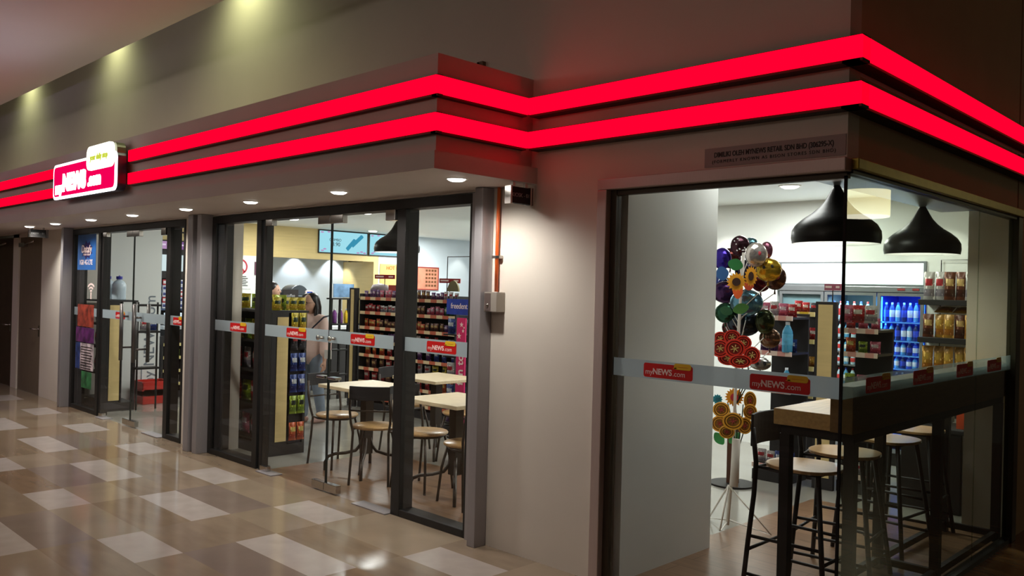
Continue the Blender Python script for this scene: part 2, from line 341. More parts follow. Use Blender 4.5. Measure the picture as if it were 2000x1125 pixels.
# ------------------------------------------------------------------ corner window
def corner_window():
    t = thing('window_1', None, None, (-.7, 0, 0)); struct(t, 'corner shop window with steel frame')
    f = MB()
    f.box(-1.366, .012, -.045, .1, 2.158, 2.218); f.box(-1.366, -1.302, -.045, .1, 0, 2.158)
    f.build('window_frame', frame_steel, t, bev=.004)
    MB().box(-1.302, -1.262, -.005, .04, .03, 2.158).box(-1.302, -.0, -.0, .04, 2.13, 2.158).build('inner_frame', mat('dark_channel', (66, 56, 42), .5, .3), t)
    MB().box(-1.302, .0, -.03, .04, 0, .03).build('sill_rail', steel, t)
    g = MB().box(-1.262, -.012, .008, .018, .03, 2.13).build('front_pane', glass_f, t)
    MB().box(-1.262, -.012, .0062, .0078, 1.15, 1.246).build('frosted_band', frost, g)
    logo(g, -.912, 1.196, .0060); logo(g, -.296, 1.192, .0060)
    MB().box(-.0115, .0, .0, .012, .03, 2.14).build('corner_seal', darkgap, t)
    s = MB().box(-.0112, -.003, .0125, 1.95, .03, 2.15).build('side_pane', glass_s, t)
    MB().box(-.0028, -.0018, .0125, 1.95, 1.15, 1.246).build('frosted_band', frost_s, s)
    for y in (.42, 1.03, 1.72): logo(s, y, 1.196, -.0016, 'side')
    s2 = MB().box(-.0112, -.003, 1.953, 2.68, .03, 2.15).build('side_pane', glass_s, t)
    MB().box(-.0028, -.0018, 1.953, 2.68, 1.15, 1.246).build('frosted_band', frost_s, s2)
    logo(s2, 2.31, 1.196, -.0016, 'side')
    MB().box(-.03, .045, .02, 2.78, 2.168, 2.218).build('side_head_trim', yellow_lit_steel, t, bev=.004)
    MB().box(-.03, .02, .02, 2.72, 2.15, 2.168).build('side_head_channel', doorblack, t)
    MB().box(-.03, .03, 2.68, 2.78, 0, 2.168).build('side_jamb', mat('side_jamb', (70, 66, 52), .4, .5), t, bev=.003)
    MB().box(-.03, .02, .0, 2.68, 0, .03).build('side_sill', doorblack, t)
corner_window()
pq = thing('company_plaque', 'grey strip lettered with the company name above the corner window', 'sign', (-.36, 0, 2.23))
MB().box(-.718, -.006, -.004, -.0005, 2.232, 2.325).build('plate', mat('plaque_grey', (150, 138, 134), .5, .2), pq)
text('lettering', 'DIMILIKI OLEH MYNEWS RETAIL SDN BHD (306295-X)', .0345, (-.362, -.005, 2.289), ink, FRONT, pq, .0006, off=.0006, sx=.735)
text('lettering', '(FORMERLY KNOWN AS BISON STORES SDN BHD)', .022, (-.362, -.005, 2.256), ink, FRONT, pq, .0006, sx=.98, sp=1.32)
# ------------------------------------------------------------------ glass door sets
def patch(parent, x0, x1, z0, z1, name='patch_fitting'):
    o = MB().box(x0, x1, -.018, .03, z0, z1).build(name, chrome, parent, bev=.004)
    return o
def doorset(nm, x0, xc0, xc1, xm, xd0, xd1, x1, kind):
    t = thing(nm, None, None, ((x0+x1)/2, 0, 0)); struct(t, 'black framed glass doors, '+kind)
    f = MB(); D = .11
    f.box(x0, x1, -.01, D, 2.145, 2.21); f.box(x0, x0+.075, -.01, D, 0, 2.145); f.box(xc0, xc0+.08, -.01, D, 0, 2.145); f.box(xd0, xd1, -.01, D, 0, 2.145); f.box(x1-.03, x1, -.01, D, 0, 2.145)
    f.box(x0+.075, xc0, -.01, D, 0, .05); f.box(xd1, x1-.03, -.01, D, 0, .05)
    f.box(xc0+.11, xc0+.155, -.0, .05, .0, 2.145); f.box(x0+.17, x0+.2, .03, D, .05, 2.145)
    f.build('door_frame', doorblack, t, bev=.003)
    a = MB().box(x0+.075, xc0, .01, .018, .05, 2.145).build('fixed_pane', glass_f, t)
    b = MB().box(xd1, x1-.03, .01, .018, .05, 2.145).build('fixed_pane', glass_f, t)
    l = MB().box(xc0+.17, xm-.004, .0, .011, .02, 2.13).build('door_leaf', glass_f, t)
    r = MB().box(xm+.004, xd0-.02, .0, .011, .02, 2.13).build('door_leaf', glass_f, t)
    for o, p in ((l, xm-.008), (r, xm+.004)): MB().box(p, p+.004, -.001, .012, .02, 2.13).build('pane_edge', mat('edge_green', (26, 34, 32), .3), o)
    for o, p, q in ((a, x0+.075, xc0), (l, xc0+.17, xm-.004), (r, xm+.004, xd0-.02), (b, xd1, x1-.03)):
        yy = .0088 if o in (a, b) else -.0012
        MB().box(p, q, yy-.0008, yy, 1.155, 1.252).build('frosted_band', frost, o)
    patch(l, xm-.17, xm-.004, 2.075, 2.14); patch(r, xm+.004, xm+.17, 2.075, 2.14); patch(l, xm-.17, xm-.004, 0.012, .075); patch(r, xm+.004, xm+.17, .012, .075)
    patch(l, xc0+.16, xc0+.27, 2.09, 2.145, 'corner_hinge'); patch(r, xd0-.13, xd0-.02, 2.07, 2.145, 'corner_hinge'); patch(l, xc0+.16, xc0+.27, .01, .05, 'corner_hinge')
    MB().box(xc0+.17, xc0+.42, -.06, .05, .001, .008).build('floor_plate', steel, t); MB().box(xd0-.4, xd0, -.06, .05, .001, .008).build('floor_plate', steel, t)
    return t, a, l, r, b
d2, pa, pl_, pr, pb = doorset('door_2', -6.0, -5.16, -4.9, -4.02, -3.185, -3.09, -2.4, 'right set by the cafe tables')
logo(pa, -5.48, 1.2, .0079); logo(pl_, -4.49, 1.203, -.0021); logo(pr, -3.575, 1.203, -.0021); logo(pb, -2.70, 1.203, .0079)
for o, x in ((pl_, -4.09), (pr, -3.93)):
    k = MB(); k.tube([(x, -.055, 1.19), (x, .06, 1.19)], .012); k.tube([(x, -.06, 1.19), (x, -.05, 1.19)], .02); k.build('door_knob', chrome, o)
for o, x in ((pl_, -4.09), (pr, -3.93)):
    MB().box(x-.05, x+.05, -.03, .03, .875, .895).build('handle_stub', chrome, o, bev=.004)
d1, pa1, pl1, pr1, pb1 = doorset('door_1', -9.76, -8.884, -8.64, -7.849, -6.989, -6.9, -6.57, 'left set by the water bottles')
logo(pl1, -8.18, 1.2, -.0021, w=.27); logo(pb1, -6.73, 1.2, .0079, w=.2)
for o, x in ((pl1, -7.95), (pr1, -7.60)):
    h = MB()
    for yy in (-.075, .075): h.tube([(x, yy, .72), (x, yy, 1.34)], .02, 12)
    for z in (.86, 1.2): h.tube([(x, -.075, z), (x, .075, z)], .011)
    h.build('pull_handle', mat('handle_steel', (90, 86, 84), .35, .6), o)
# glass stickers on the left fixed pane
po = tag(MB().box(-9.61, -9.0, .0065, .0095, 1.71, 2.14).build('poster', mat('poster_blue', (38, 92, 160), .5, var=.25, scale=3)), 'blue phone data poster on the left fixed pane', 'poster')
MB().prism([(-9.3+math.cos(a)*(.2 if i % 2 else .13), 1.95+math.sin(a)*(.12 if i % 2 else .08)) for i, a in enumerate([k*PI/9 for k in range(18)])], 'y', .0045, .0064).build('splash', mat('splash_navy', (36, 20, 84), .5), po)
text('lettering', 'Datafy', .13, (-9.3, .0035, 1.96), logo_txt, FRONT, po, .0008, off=.002)
text('lettering', 'more data', .05, (-9.3, .0035, 1.90), logo_txt, FRONT, po, .0008)
text('lettering', '1GB 4G LTE', .085, (-9.32, .005, 1.80), logo_txt, FRONT, po, .0008, off=.001)
wf = MB()
for r in (.05, .1, .15):
    n = 10; pts = [(-9.13+math.sin(a)*r, 1.43+math.cos(a)*r*.8) for a in [(-.8+1.6*k/n) for k in range(n+1)]]
    inner = [(-9.13+math.sin(a)*(r-.025), 1.43+math.cos(a)*(r-.025)*.8) for a in [(.8-1.6*k/n) for k in range(n+1)]]
    wf.prism(pts+inner, 'y', .0065, .0095)
wf.box(-9.145, -9.115, .0065, .0095, 1.36, 1.44)
tag(wf.build('wifi_sticker', logo_txt), 'white wireless signal sticker on the left fixed pane', 'sticker')
for nm, x0, x1, z0, z1, col, lab in [('poster', -9.56, -9.02, 1.02, 1.29, (150, 60, 44), 'small orange promo poster topmost of the lower stack'), ('poster', -9.6, -9.0, .83, 1.01, (92, 36, 96), 'purple promo poster between the orange and white ones'), ('poster', -9.44, -9.0, .5, .82, (196, 182, 186), 'white printed notice with rows of small text'), ('poster', -9.6, -9.45, .5, .82, (40, 60, 120), 'narrow blue notice left of the white printed notice'), ('poster', -9.38, -9.05, .28, .48, (50, 110, 66), 'green leaflet lowest on the left fixed pane')]:
    o = tag(MB().box(x0, x1, .0065, .0095, z0, z1).build(nm, mat('print_%d_%d' % (col[0], col[1]), col, 0.5, var=.8, scale=10)), lab, 'poster', 'notices on the left fixed pane')
    if col[0] == 196:
        r = MB()
        for k in range(9): r.box(x0+.03, x1-.04-.02*(k % 3), .0045, .0064, z1-.04-.032*k, z1-.05-.032*k)
        r.build('print_rows', ink, o)
# pilasters
for nm, bx, lab in [('post', [(-2.292, -2.222, -.10, -.001, 0, 2.229)], 'grey steel post at the right end of the right doors'),
                    ('post', [(-6.25, -6.15, -.128, -.001, 0, 2.229)], 'left of the grey twin posts between the door sets'),
                    ('post', [(-6.075, -5.99, -.12, -.001, 0, 2.229), (-6.14, -6.075, -.03, -.001, 0, 2.229)], 'right of the grey twin posts between the door sets'),
                    ('post', [(-9.83, -9.75, -.12, -.001, 0, 2.229)], 'grey steel post at the left end of the left doors')]:
    b = MB()
    for q in bx: b.box(*q)
    tag(b.build('steel_post', steel, None, bev=.004), lab, 'post')
MB_ = MB().box(-2.40, -2.293, -.02, -.001, 0, 2.21); struct(MB_.build('trim_1', steel))
struct(MB().box(-6.018, -6.0, -.02, -.001, 0, 2.21).box(-9.752, -9.76, -.02, -.001, 0, 2.21).build('trim_2', wall_paint))
# brown service doors far left
for i, (x0, x1) in enumerate(((-11.99, -10.96), (-13.3, -12.26))):
    t = thing('door_%d' % (3+i), None, None, ((x0+x1)/2, 0, 0)); struct(t, 'brown service door')
    MB().box(x0, x1, .02, .07, 0, 2.17).build('door_leaf', mat('door_brown', (120, 106, 90), .55, var=.12, scale=8, wood=(12, 1, .6)) if i == 0 else mat('door_brown_dark', (70, 56, 40), .6, var=.12), t)
    h = MB(); h.tube([(x1-.1, .02, .9), (x1-.1, -.05, .9), (x1-.24, -.05, .9)], .011); h.box(x1-.12, x1-.08, .01, .02, .8, .95); h.build('door_handle', chrome, t)
    MB().tube([(x1-.75, -.02, 2.06), (x1-.3, -.02, 2.1)], .012).box(x1-.95, x1-.7, -.03, .02, 2.03, 2.09).build('door_closer', chrome, t)
# ------------------------------------------------------------------ lightbox sign
sg = thing('shop_sign', 'glowing red and white shop sign box standing off the fascia', 'sign', (-6.83, -.85, 2.37))
cx, cz = -6.83, 2.55; sw, sh = 1.64, .345
MB().prism([(cx+u, cz+v) for u, v in rrect(sw, sh, .06)], 'y', -.875, -.801).build('box_body', mat('sign_body', (60, 62, 84), .3, .4), sg)
MB().prism([(cx+u, cz+v) for u, v in rrect(sw, sh, .06)], 'y', -.885, -.8752).build('lit_border', emis('sign_white', (.85, .92, 1), 3.2), sg)
MB().prism([(cx+u, cz+v) for u, v in rrect(sw-.08, sh-.055, .045)], 'y', -.892, -.8852).build('red_face', emis('sign_red', (.9, .0, .09), 1.0), sg)
bb = MB().prism([(cx+.49+u, cz+.145+v) for u, v in rrect(.62, .215, .07)], 'y', -.915, -.893).build('speech_bubble', emis('sign_bubble', (1, 1, .8), 3), sg)
MB().prism([(cx+.49+u, cz+.145+v) for u, v in rrect(.62, .215, .07)], 'y', -.8745, -.801).build('bubble_body', mat('bubble_side', (90, 92, 70), .4), bb)
wt = emis('sign_text', (1, .97, 1), 4)
text('lettering', 'my', .16, (cx-.62, -.896, cz-.07), wt, FRONT, sg, .003, off=.009)
text('lettering', 'NEWS', .21, (cx-.20, -.896, cz-.03), wt, FRONT, sg, .003, off=.016, sx=1.05)
text('lettering', '.com', .16, (cx+.33, -.896, cz-.045), wt, FRONT, sg, .003, off=.009)
text('small_lettering', 'your daily stop', .07, (cx+.49, -.919, cz+.145), emis('sign_lime', (.55, .62, .06), 1.1), FRONT, bb, .002, off=.003)
lamp('sign_glow', 'AREA', (cx, -.93, 2.5), 4, (.8, .75, 1), (1.4, .3), (0, -1, -.1))
# KIOSK signs, conduit, switch box, bracket
for (x, y0, y1, lab) in [(-1.87, -.215, -.02, 'small black hanging unit sign by the orange conduit'), (-10.05, -.42, -.2, 'small black hanging unit sign by the far brown door')]:
    t = thing('hanging_sign', lab, 'sign', (x, (y0+y1)/2, 2.23))
    MB().box(x-.04, x, y0+.015, y1-.03, 2.105, 2.2).build('black_panel', darkgap, t)
    MB().box(x-.045, x+.004, y0, y0+.014, 2.1, 2.205).build('chrome_end', chrome, t); MB().box(x-.045, x+.004, y1-.029, y1-.015, 2.1, 2.205).build('chrome_end', chrome, t); MB().box(x-.045, x+.004, y1-.008, y1, 2.1, 2.205).build('chrome_end', chrome, t)
    MB().box(x-.03, x-.01, y0+.03, y0+.05, 2.2, 2.23).build('hanger', chrome, t); MB().box(x-.03, x-.01, y1-.06, y1-.04, 2.2, 2.23).build('hanger', chrome, t)
    text('lettering', 'KIOSK - 01', .032, (x+.001, (y0+y1)/2-.01, 2.152), mat('grey_letters', (150, 150, 150), .5), SIDE, t, .0008)
t = thing('conduit', 'orange vertical cable conduit on the white wall', 'conduit', (-2.165, -.02, 1.58))
MB().tube([(-2.165, -.02, 1.585), (-2.165, -.02, 1.9), (-2.16, -.02, 2.23)], .0115).build('pipe', mat('orange_pipe', (214, 96, 36), .4, var=.05), t)
MB().box(-2.195, -2.13, -.038, -.001, 1.79, 1.808).build('saddle_clip', chrome, t, bev=.002)
t = thing('switch_box', 'small grey metal shutter switch box below the orange conduit', 'switch box', (-2.16, -.03, 1.47))
MB().box(-2.215, -2.105, -.075, -.001, 1.46, 1.582).build('box_body', mat('box_grey', (164, 156, 146), .4, .3), t, bev=.003)
MB().box(-2.208, -2.155, -.078, -.0755, 1.468, 1.574).build('key_plate', mat('plate_dark', (110, 96, 92), .4, .3), t)
MB().ell((-2.18, -.08, 1.50), (.01, .006, .012)).build('key_switch', chrome, t)
t = thing('cable_stub', 'stub of cable and bracket on the wall above the fascia', 'bracket', (-2.12, -.02, 2.9))
MB().box(-2.38, -2.33, -.03, -.001, 2.93, 3.04).build('bracket', mat('bracket_dark', (120, 100, 80), .6), t)
MB().tube([(-2.36, -.04, 3.03), (-2.35, -.06, 2.97), (-2.36, -.04, 2.93), (-2.37, -.05, 2.88)], .008).build('cable', ink, t)
# ================================================================== CAFE: tables, chairs
def cafe_table():
    t = thing('cafe_table', '', 'table')
    local(MB().box(-.32, .32, -.29, .29, .715, .745).build('table_top', [woodtop], t, bev=.004), t)
    p = MB(); p.box(-.04, .04, -.04, .04, .16, .70); p.box(-.16, .16, -.13, .13, .70, .715); local(p.build('pedestal', tube_m, t), t)
    for sx, sy in ((1, 1), (1, -1), (-1, 1), (-1, -1)):
        u = Vector((sx, sy*.9, 0)).normalized()
        pts = [u*.035+Vector((0, 0, .30)), u*.05+Vector((0, 0, .23)), u*.09+Vector((0, 0, .18)), u*.18+Vector((0, 0, .155)), u*.27+Vector((0, 0, .145)), u*.33+Vector((0, 0, .12)), u*.355+Vector((0, 0, .07)), u*.355]
        local(MB().tube(pts, .014).build('leg', tube_m, t), t)
    return t
tb = cafe_table(); tb.location = (-4.41, .66, 0); tb['label'] = 'square pale cafe table just inside the right glass leaf'; tb['group'] = 'cafe tables'
copytree(tb, (-3.3, .70, 0), 0, 'square pale cafe table behind the rightmost fixed pane, nearest the wall post')
copytree(tb, (-4.62, 1.62, 0), 0, 'square pale cafe table behind the other two, nearest the pink banner')
copytree(tb, (-3.35, 2.2, 0), 0, 'square pale cafe table hidden mostly by the pier')
def cafe_chair():           # faces +x, back at -x
    t = thing('cafe_chair', '', 'chair')
    s = MB(); s.lathe([(0, .435), (.17, .435), (.185, .442), (.188, .452), (.18, .46), (0, .456)], (0, 0), 32); local(s.build('seat', seatwood, t), t)
    for sx, sy in ((1, 1), (1, -1)):
        local(MB().tube([(.11*sx, .11*sy, .435), (.15*sx, .14*sy, .25), (.17*sx, .16*sy, 0)], .0105).build('leg', tube_m, t), t)
    for sy in (1, -1):
        local(MB().tube([(-.21, .16*sy, 0), (-.18, .15*sy, .25), (-.165, .145*sy, .42), (-.185, .16*sy, .50), (-.215, .165*sy, .62), (-.235, .155*sy, .74)], .0105).build('leg', tube_m, t), t)
    local(MB().tube([(-.165, -.145, .425), (-.05, -.17, .425), (.11, -.12, .425), (.16, 0, .425), (.11, .12, .425), (-.05, .17, .425), (-.165, .145, .425)], .009).build('seat_frame', tube_m, t), t)
    b = MB(); n = 10; o = []; 
    for k in range(n+1): a = -1+2*k/n; o.append((-.245+.05*(1-a*a)*-0.6, a*.165))
    inn = [(x+.014, y) for x, y in o][::-1]
    b.prism(o+inn, 'z', .69, .80); local(b.build('backrest', board, t, bev=.004), t)
    local(MB().tube([(-.21, -.163, .60), (-.225, 0, .60), (-.21, .163, .60)], .007).build('back_rail', tube_m, t), t)
    return t
ch = cafe_chair(); ch.location = (-4.80, .62, 0); ch['label'] = 'round wooden seat cafe chair left of the nearest table, by the beige ended rack'; ch['group'] = 'cafe chairs'
copytree(ch, (-4.10, .52, 0), 2.3, 'round wooden seat cafe chair tucked into the nearest table, between it and the mullion')
copytree(ch, (-3.63, .66, 0), .1, 'round wooden seat cafe chair just right of the thick black mullion')
copytree(ch, (-3.05, .60, 0), PI-.2, 'round wooden seat cafe chair half hidden by the grey wall post')
copytree(ch, (-4.97, 1.55, 0), .3, 'round wooden seat cafe chair behind the mullion, on the left of the back table')
copytree(ch, (-4.22, 1.60, 0), PI+.2, 'round wooden seat cafe chair on the right of the back table')
# ================================================================== BAR and stools
t = thing('bar_counter', 'long wooden bar counter with raised back board along the side glass', 'counter', (-.22, 1.5, 0))
MB().box(-.425, -.135, .21, 2.72, .972, 1.05).build('counter_top', barwood, t, bev=.003)
MB().box(-.133, -.025, .19, 2.72, .972, 1.192).build('back_board', mat('bar_board_shaded', (128, 98, 52), .5, var=.12, scale=4, wood=(16, 1.5, 16)), t, bev=.003)  # board wood darkened to carry the shade of its unlit outer side
f = MB().box(-.40, -.04, .24, .28, .925, .971).box(-.40, -.36, .28, 2.68, .925, .971).box(-.08, -.04, .28, 2.68, .925, .971).box(-.36, -.08, 2.64, 2.68, .925, .971); f.build('apron', blackm, t)
for y in (.24, 1.44, 2.62):
    for x in (-.405, -.085): MB().box(x, x+.05, y, y+.05, 0, .925).build('leg', blackm, t)
for x in (-.395, -.075): MB().box(x, x+.03, .29, 2.62, .03, .07).build('foot_rail', blackm, t)
for y in (1.45, 2.63): MB().box(-.355, -.085, y, y+.03, .03, .07).build('foot_rail', blackm, t)
def bar_stool():            # faces +x, low back at -x
    t = thing('bar_stool', '', 'stool')
    o = []
    for k in range(28):
        a = 2*PI*k/28; c, s_ = math.cos(a), math.sin(a); e = .72 if c > 0 else 1.0
        o.append((.195*math.copysign(abs(c)**e, c), .185*math.copysign(abs(s_)**.85, s_)))
    s = MB(); s.prism(o, 'z', .70, .718); local(s.build('seat', seatwood, t, bev=.004), t)
    def P(z, sx, sy): k = (.70-z)/.70; return (sx*(.13+.085*k), sy*(.125+.085*k), z)
    for sy in (1, -1):
        local(MB().tube([P(.70, 1, sy), P(0, 1, sy)], .0135).build('leg', blackm, t), t)
        local(MB().tube([(-.235, .21*sy, 0), (-.215, .19*sy, .3), (-.20, .165*sy, .55), (-.195, .16*sy, .72), (-.215, .165*sy, .90)], .0135).build('leg', blackm, t), t)
    for z, k in ((.13, 0), (.26, 1), (.33, 0)):
        a, b_, c_, d_ = (P(z, 1, 1), P(z, 1, -1), (-.222+.03*z, -.20+.06*z, z), (-.222+.03*z, .20-.06*z, z))
        if k: local(MB().tube([a, b_], .009).build('foot_rail', blackm, t), t); local(MB().tube([d_, c_], .009).build('foot_rail', blackm, t), t)
        else:
            local(MB().tube([b_, c_], .009).build('foot_rail', blackm, t), t); local(MB().tube([a, d_], .009).build('foot_rail', blackm, t), t)
    local(MB().tube([(.13, -.12, .694), (.13, .12, .694), (-.19, .155, .694), (-.19, -.155, .694), (.13, -.12, .694)], .009).build('seat_frame', blackm, t), t)
    ar = []; n = 8
    for k in range(n+1): a = -1+2*k/n; ar.append((-.225-.03*(1-a*a), a*.17))
    local(MB().prism(ar+[(x+.016, y) for x, y in ar][::-1], 'z', .80, .97).build('backrest', board, t, bev=.004), t)
    return t
st = bar_stool(); st.location = (-.44, .60, 0); st['label'] = 'wooden seat bar stool nearest the glass corner, under the open end of the bar'; st['group'] = 'stools along the bar'
copytree(st, (-.47, 1.17, 0), .12, 'wooden seat bar stool second from the glass corner')
copytree(st, (-.49, 1.86, 0), -.1, 'wooden seat bar stool third along the bar, between its middle legs')
copytree(st, (-.52, 2.42, 0), .05, 'wooden seat bar stool furthest along the bar')
# ================================================================== pendant lamps
def pendant():
    t = thing('pendant_lamp', '', 'pendant lamp')
    pr = [(.232, 0), (.238, .03), (.235, .07), (.215, .105), (.175, .14), (.13, .17), (.095, .20), (.065, .235), (.045, .27), (.03, .30), (.016, .325), (0, .33)]
    inn = [(r-.006, z-.001) for r, z in pr[::-1] if r > .02]
    local(MB().lathe(pr, n=48).build('shade', mat('shade_black', (30, 26, 26), .34, .2, var=.02), t), t)
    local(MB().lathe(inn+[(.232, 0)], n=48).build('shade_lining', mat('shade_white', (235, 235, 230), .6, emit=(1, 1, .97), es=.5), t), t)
    local(MB().ell((0, 0, .09), (.045, .045, .055)).build('bulb', emis('bulb_glow', (1, 1, .95), 22), t), t)
    return t
pn = pendant(); pn.location = (-.45, .935, 1.9); pn['label'] = 'large black onion shaped pendant lamp nearest the glass corner'; pn['group'] = 'black onion shaped pendant lamps'
local(MB().tube([(0, 0, .32), (0, 0, .326)], .012).build('cord', ink, pn), pn)
p2 = copytree(pn, (-.45, 2.29, 1.905), 0, 'black onion shaped pendant lamp over the far end of the bar')
p3 = copytree(pn, (-5.42, 1.72, 1.955), 0, 'black onion shaped pendant lamp over the cafe, crossed by the door mullion')
local(MB().tube([(0, 0, .3), (0, 0, .64)], .006).build('cord', ink, p3), p3)
for q, e in ((( -.45, .935, 1.9), 7), ((-.45, 2.29, 1.9), 7), ((-5.42, 1.72, 1.95), 5)): lamp('pendant_light', 'SPOT', (q[0], q[1], q[2]+.03), e, (1, 1, .93), .1, (0, 0, -1), spot=(2.4, .6))
t = thing('drum_lamp', 'large glowing yellow drum lamp mirrored in the side glass', 'pendant lamp', (4, 10.2, 2.95))
MB().lathe([(.38, 2.95), (.38, 3.36)], (4, 10.2), 40).build('shade', emis('drum_glow', (.95, .84, .42), 5), t); MB().cyl((4, 10.2), .375, 2.93, 2.95, 40).build('diffuser', emis('drum_white', (1, .95, .7), 6), t)
MB().tube([(4, 10.2, 3.3), (4, 10.2, 5.0)], .01).build('cord', ink, t)
# ================================================================== products
def pack_mesh(nm, w, h, d, mats, zig=True):
    v = []; f = []; nx, nz = 6, 8
    for side in (1, -1):
        for j in range(nz+1):
            for i in range(nx+1):
                u = i/nx; s = j/nz; th = d/2*(math.sin(PI*u)**.5)*(math.sin(PI*min(max((s-.06)/.88, 0), 1))**.45)
                v.append(((u-.5)*w*(1-.06*math.sin(PI*s)), -side*th, s*h))
    b = MB(); N = (nx+1)*(nz+1); fs = []; mi = []
    for sd in (0, 1):
        for j in range(nz):
            for i in range(nx):
                a = sd*N+j*(nx+1)+i; q = (a, a+1, a+nx+2, a+nx+1); q = q if sd == 0 else q[::-1]
                m = 0 if (j in (0, nz-1)) else (1 if 4 <= j <= 5 and 1 <= i <= 4 else (2 if j < 3 else 0))
                b.add([], []); b.f.append(list(q)); b.m.append(m); b.sm.append(True)
    b.v = v
    return b.mesh(nm, mats)
def foil(nm, c, r=.3):
    m = mat('foil_'+nm, c, r, .15, var=.3, scale=26); e = [n for n in m.node_tree.nodes if n.type == 'VALTORGB'][0].color_ramp
    k = e.elements.new(.56); k.color = (*[v*.45 for v in lin(c)], 1); k = e.elements.new(.62); k.color = (*[min(1, v*1.3+.12) for v in lin(c)], 1); return m
PK = {}
def PKT(nm, c0, c1, c2, w=.13, h=.17, d=.05):
    PK[nm] = pack_mesh('packet_'+nm, w, h, d, [foil(nm+'a', c0), foil(nm+'b', c1), foil(nm+'c', c2)])
PKT('red', (196, 30, 34), (240, 225, 210), (150, 20, 30)); PKT('pink', (222, 110, 140), (246, 220, 225), (200, 60, 90)); PKT('yellow', (224, 200, 50), (30, 60, 30), (210, 170, 30))
PKT('green', (40, 120, 60), (220, 230, 200), (20, 80, 40)); PKT('purple', (110, 60, 130), (230, 210, 225), (80, 30, 90)); PKT('blue', (40, 70, 150), (230, 235, 240), (30, 40, 110)); PKT('brown', (120, 62, 34), (230, 190, 120), (80, 40, 24))
PKT('white', (214, 208, 204), (190, 40, 50), (160, 150, 160)); PKT('orange', (224, 96, 30), (250, 220, 120), (190, 60, 20)); PKT('lime', (170, 196, 50), (40, 50, 30), (120, 150, 40)); PKT('black', (40, 38, 44), (200, 60, 60), (60, 60, 70)); PKT('amber', (196, 140, 40), (214, 170, 70), (180, 110, 30))
def put(me, name, label, cat, group, loc, rz=0, sc=1.0, rx=0):
    o = bpy.data.objects.new(name, me); C.objects.link(o); o.location = loc; o.rotation_euler = (rx, 0, rz); o.scale = sc if isinstance(sc, tuple) else (sc, sc, sc)
    return tag(o, label, cat, group)
BX = {}
def boxmesh(nm, w, d, h, c0, c1):
    b = MB().box(-w/2, w/2, -d/2, d/2, 0, h); b.box(-w*.4, w*.4, -d/2-.001, -d/2, h*.25, h*.75, 1); BX[nm] = b.mesh('box_'+nm, [mat('card_'+nm, c0, .5, var=.08), mat('cardl_'+nm, c1, .5, var=.3, scale=40)])
BT = {}
def bottlemesh(nm, r, h, c0, c1, cap):
    b = MB(); b.lathe([(0, 0), (r*.95, .003), (r, h*.06), (r, h*.25)], n=14); b.lathe([(r, h*.25), (r*1.01, h*.26), (r*1.01, h*.6), (r, h*.61)], n=14, mi=1); b.lathe([(r, h*.61), (r*.95, h*.7), (r*.5, h*.86), (r*.38, h*.9)], n=14); b.lathe([(r*.42, h*.9), (r*.42, h), (0, h)], n=14, mi=2)
    BT[nm] = b.mesh('bottle_'+nm, [mat('liq_'+nm, c0, .15, var=.05), mat('lab_'+nm, c1, .4, var=.25, scale=30), mat('cap_'+nm, cap, .4)])
# ------------------------------------------------------------------ racks
tag_a = tags('price_tags_orange', (226, 150, 80), (236, 200, 150), 11); tag_r = tags('price_tags_red', (206, 104, 74), (238, 212, 168), 9); tag_p = tags('price_tags_pink', (226, 160, 150), (240, 214, 200), 14); tag_y = tags('price_tags_yellow', (222, 190, 40), (240, 224, 150), 12)
def rack(label, loc, rz, w, d, h, zs, tagm, sides=True, sg=None, backm=None):
    """front faces the rack's own -y; x runs 0..w"""
    t = thing('display_rack', label, 'display rack', loc, rz, sg)
    L = lambda o: local(o, t)
    L(MB().box(0, w, .0, d, 0, .09).build('base', board, t)); L(MB().box(0, w, d-.02, d, .09, h).build('back_panel', backm or board, t))
    if sides:
        for x in (-.025, w): L(MB().box(x, x+.025, 0, d, 0, h).build('side_panel', board, t, bev=.002))
    for z in zs:
        s = L(MB().box(0, w, .01, d-.02, z-.02, z).build('shelf', blackm, t))
        r = MB().box(0, w, -.006, .008, z-.032, z+.008).build('price_rail', tagm, s); r.matrix_parent_inverse = Matrix.Identity(4)
    return t
def stock(loc, rz, w, zs, kinds, step, label, cat, group, y=.1, jit=.2, sc=1.0, name='snack_packet', src=None):
    src = src or PK; rnd = random.Random(hash_(label)); cr, sr = math.cos(rz), math.sin(rz)
    for si, z in enumerate(zs):
        n = int(w/step); ks = kinds[si % len(kinds)]
        for i in range(n):
            k = ks[(i*len(ks))//n]; lx = (i+.5)*w/n; ly = y+rnd.uniform(-.01, .01)
            put(src[k], name, label % (k, ORD[si]) if '%' in label else label, cat, group+' '+ORD[si]+' '+k, (loc[0]+lx*cr-ly*sr, loc[1]+lx*sr+ly*cr, z), rz+rnd.uniform(-jit, jit), (sc*rnd.uniform(.9, 1.0), sc, sc*rnd.uniform(.8, 1.12)))
def hash_(s): return sum(ord(c)*(i+1) for i, c in enumerate(s))
ORD = ['topmost', 'second', 'third', 'fourth', 'fifth', 'sixth', 'lowest', 'eighth']
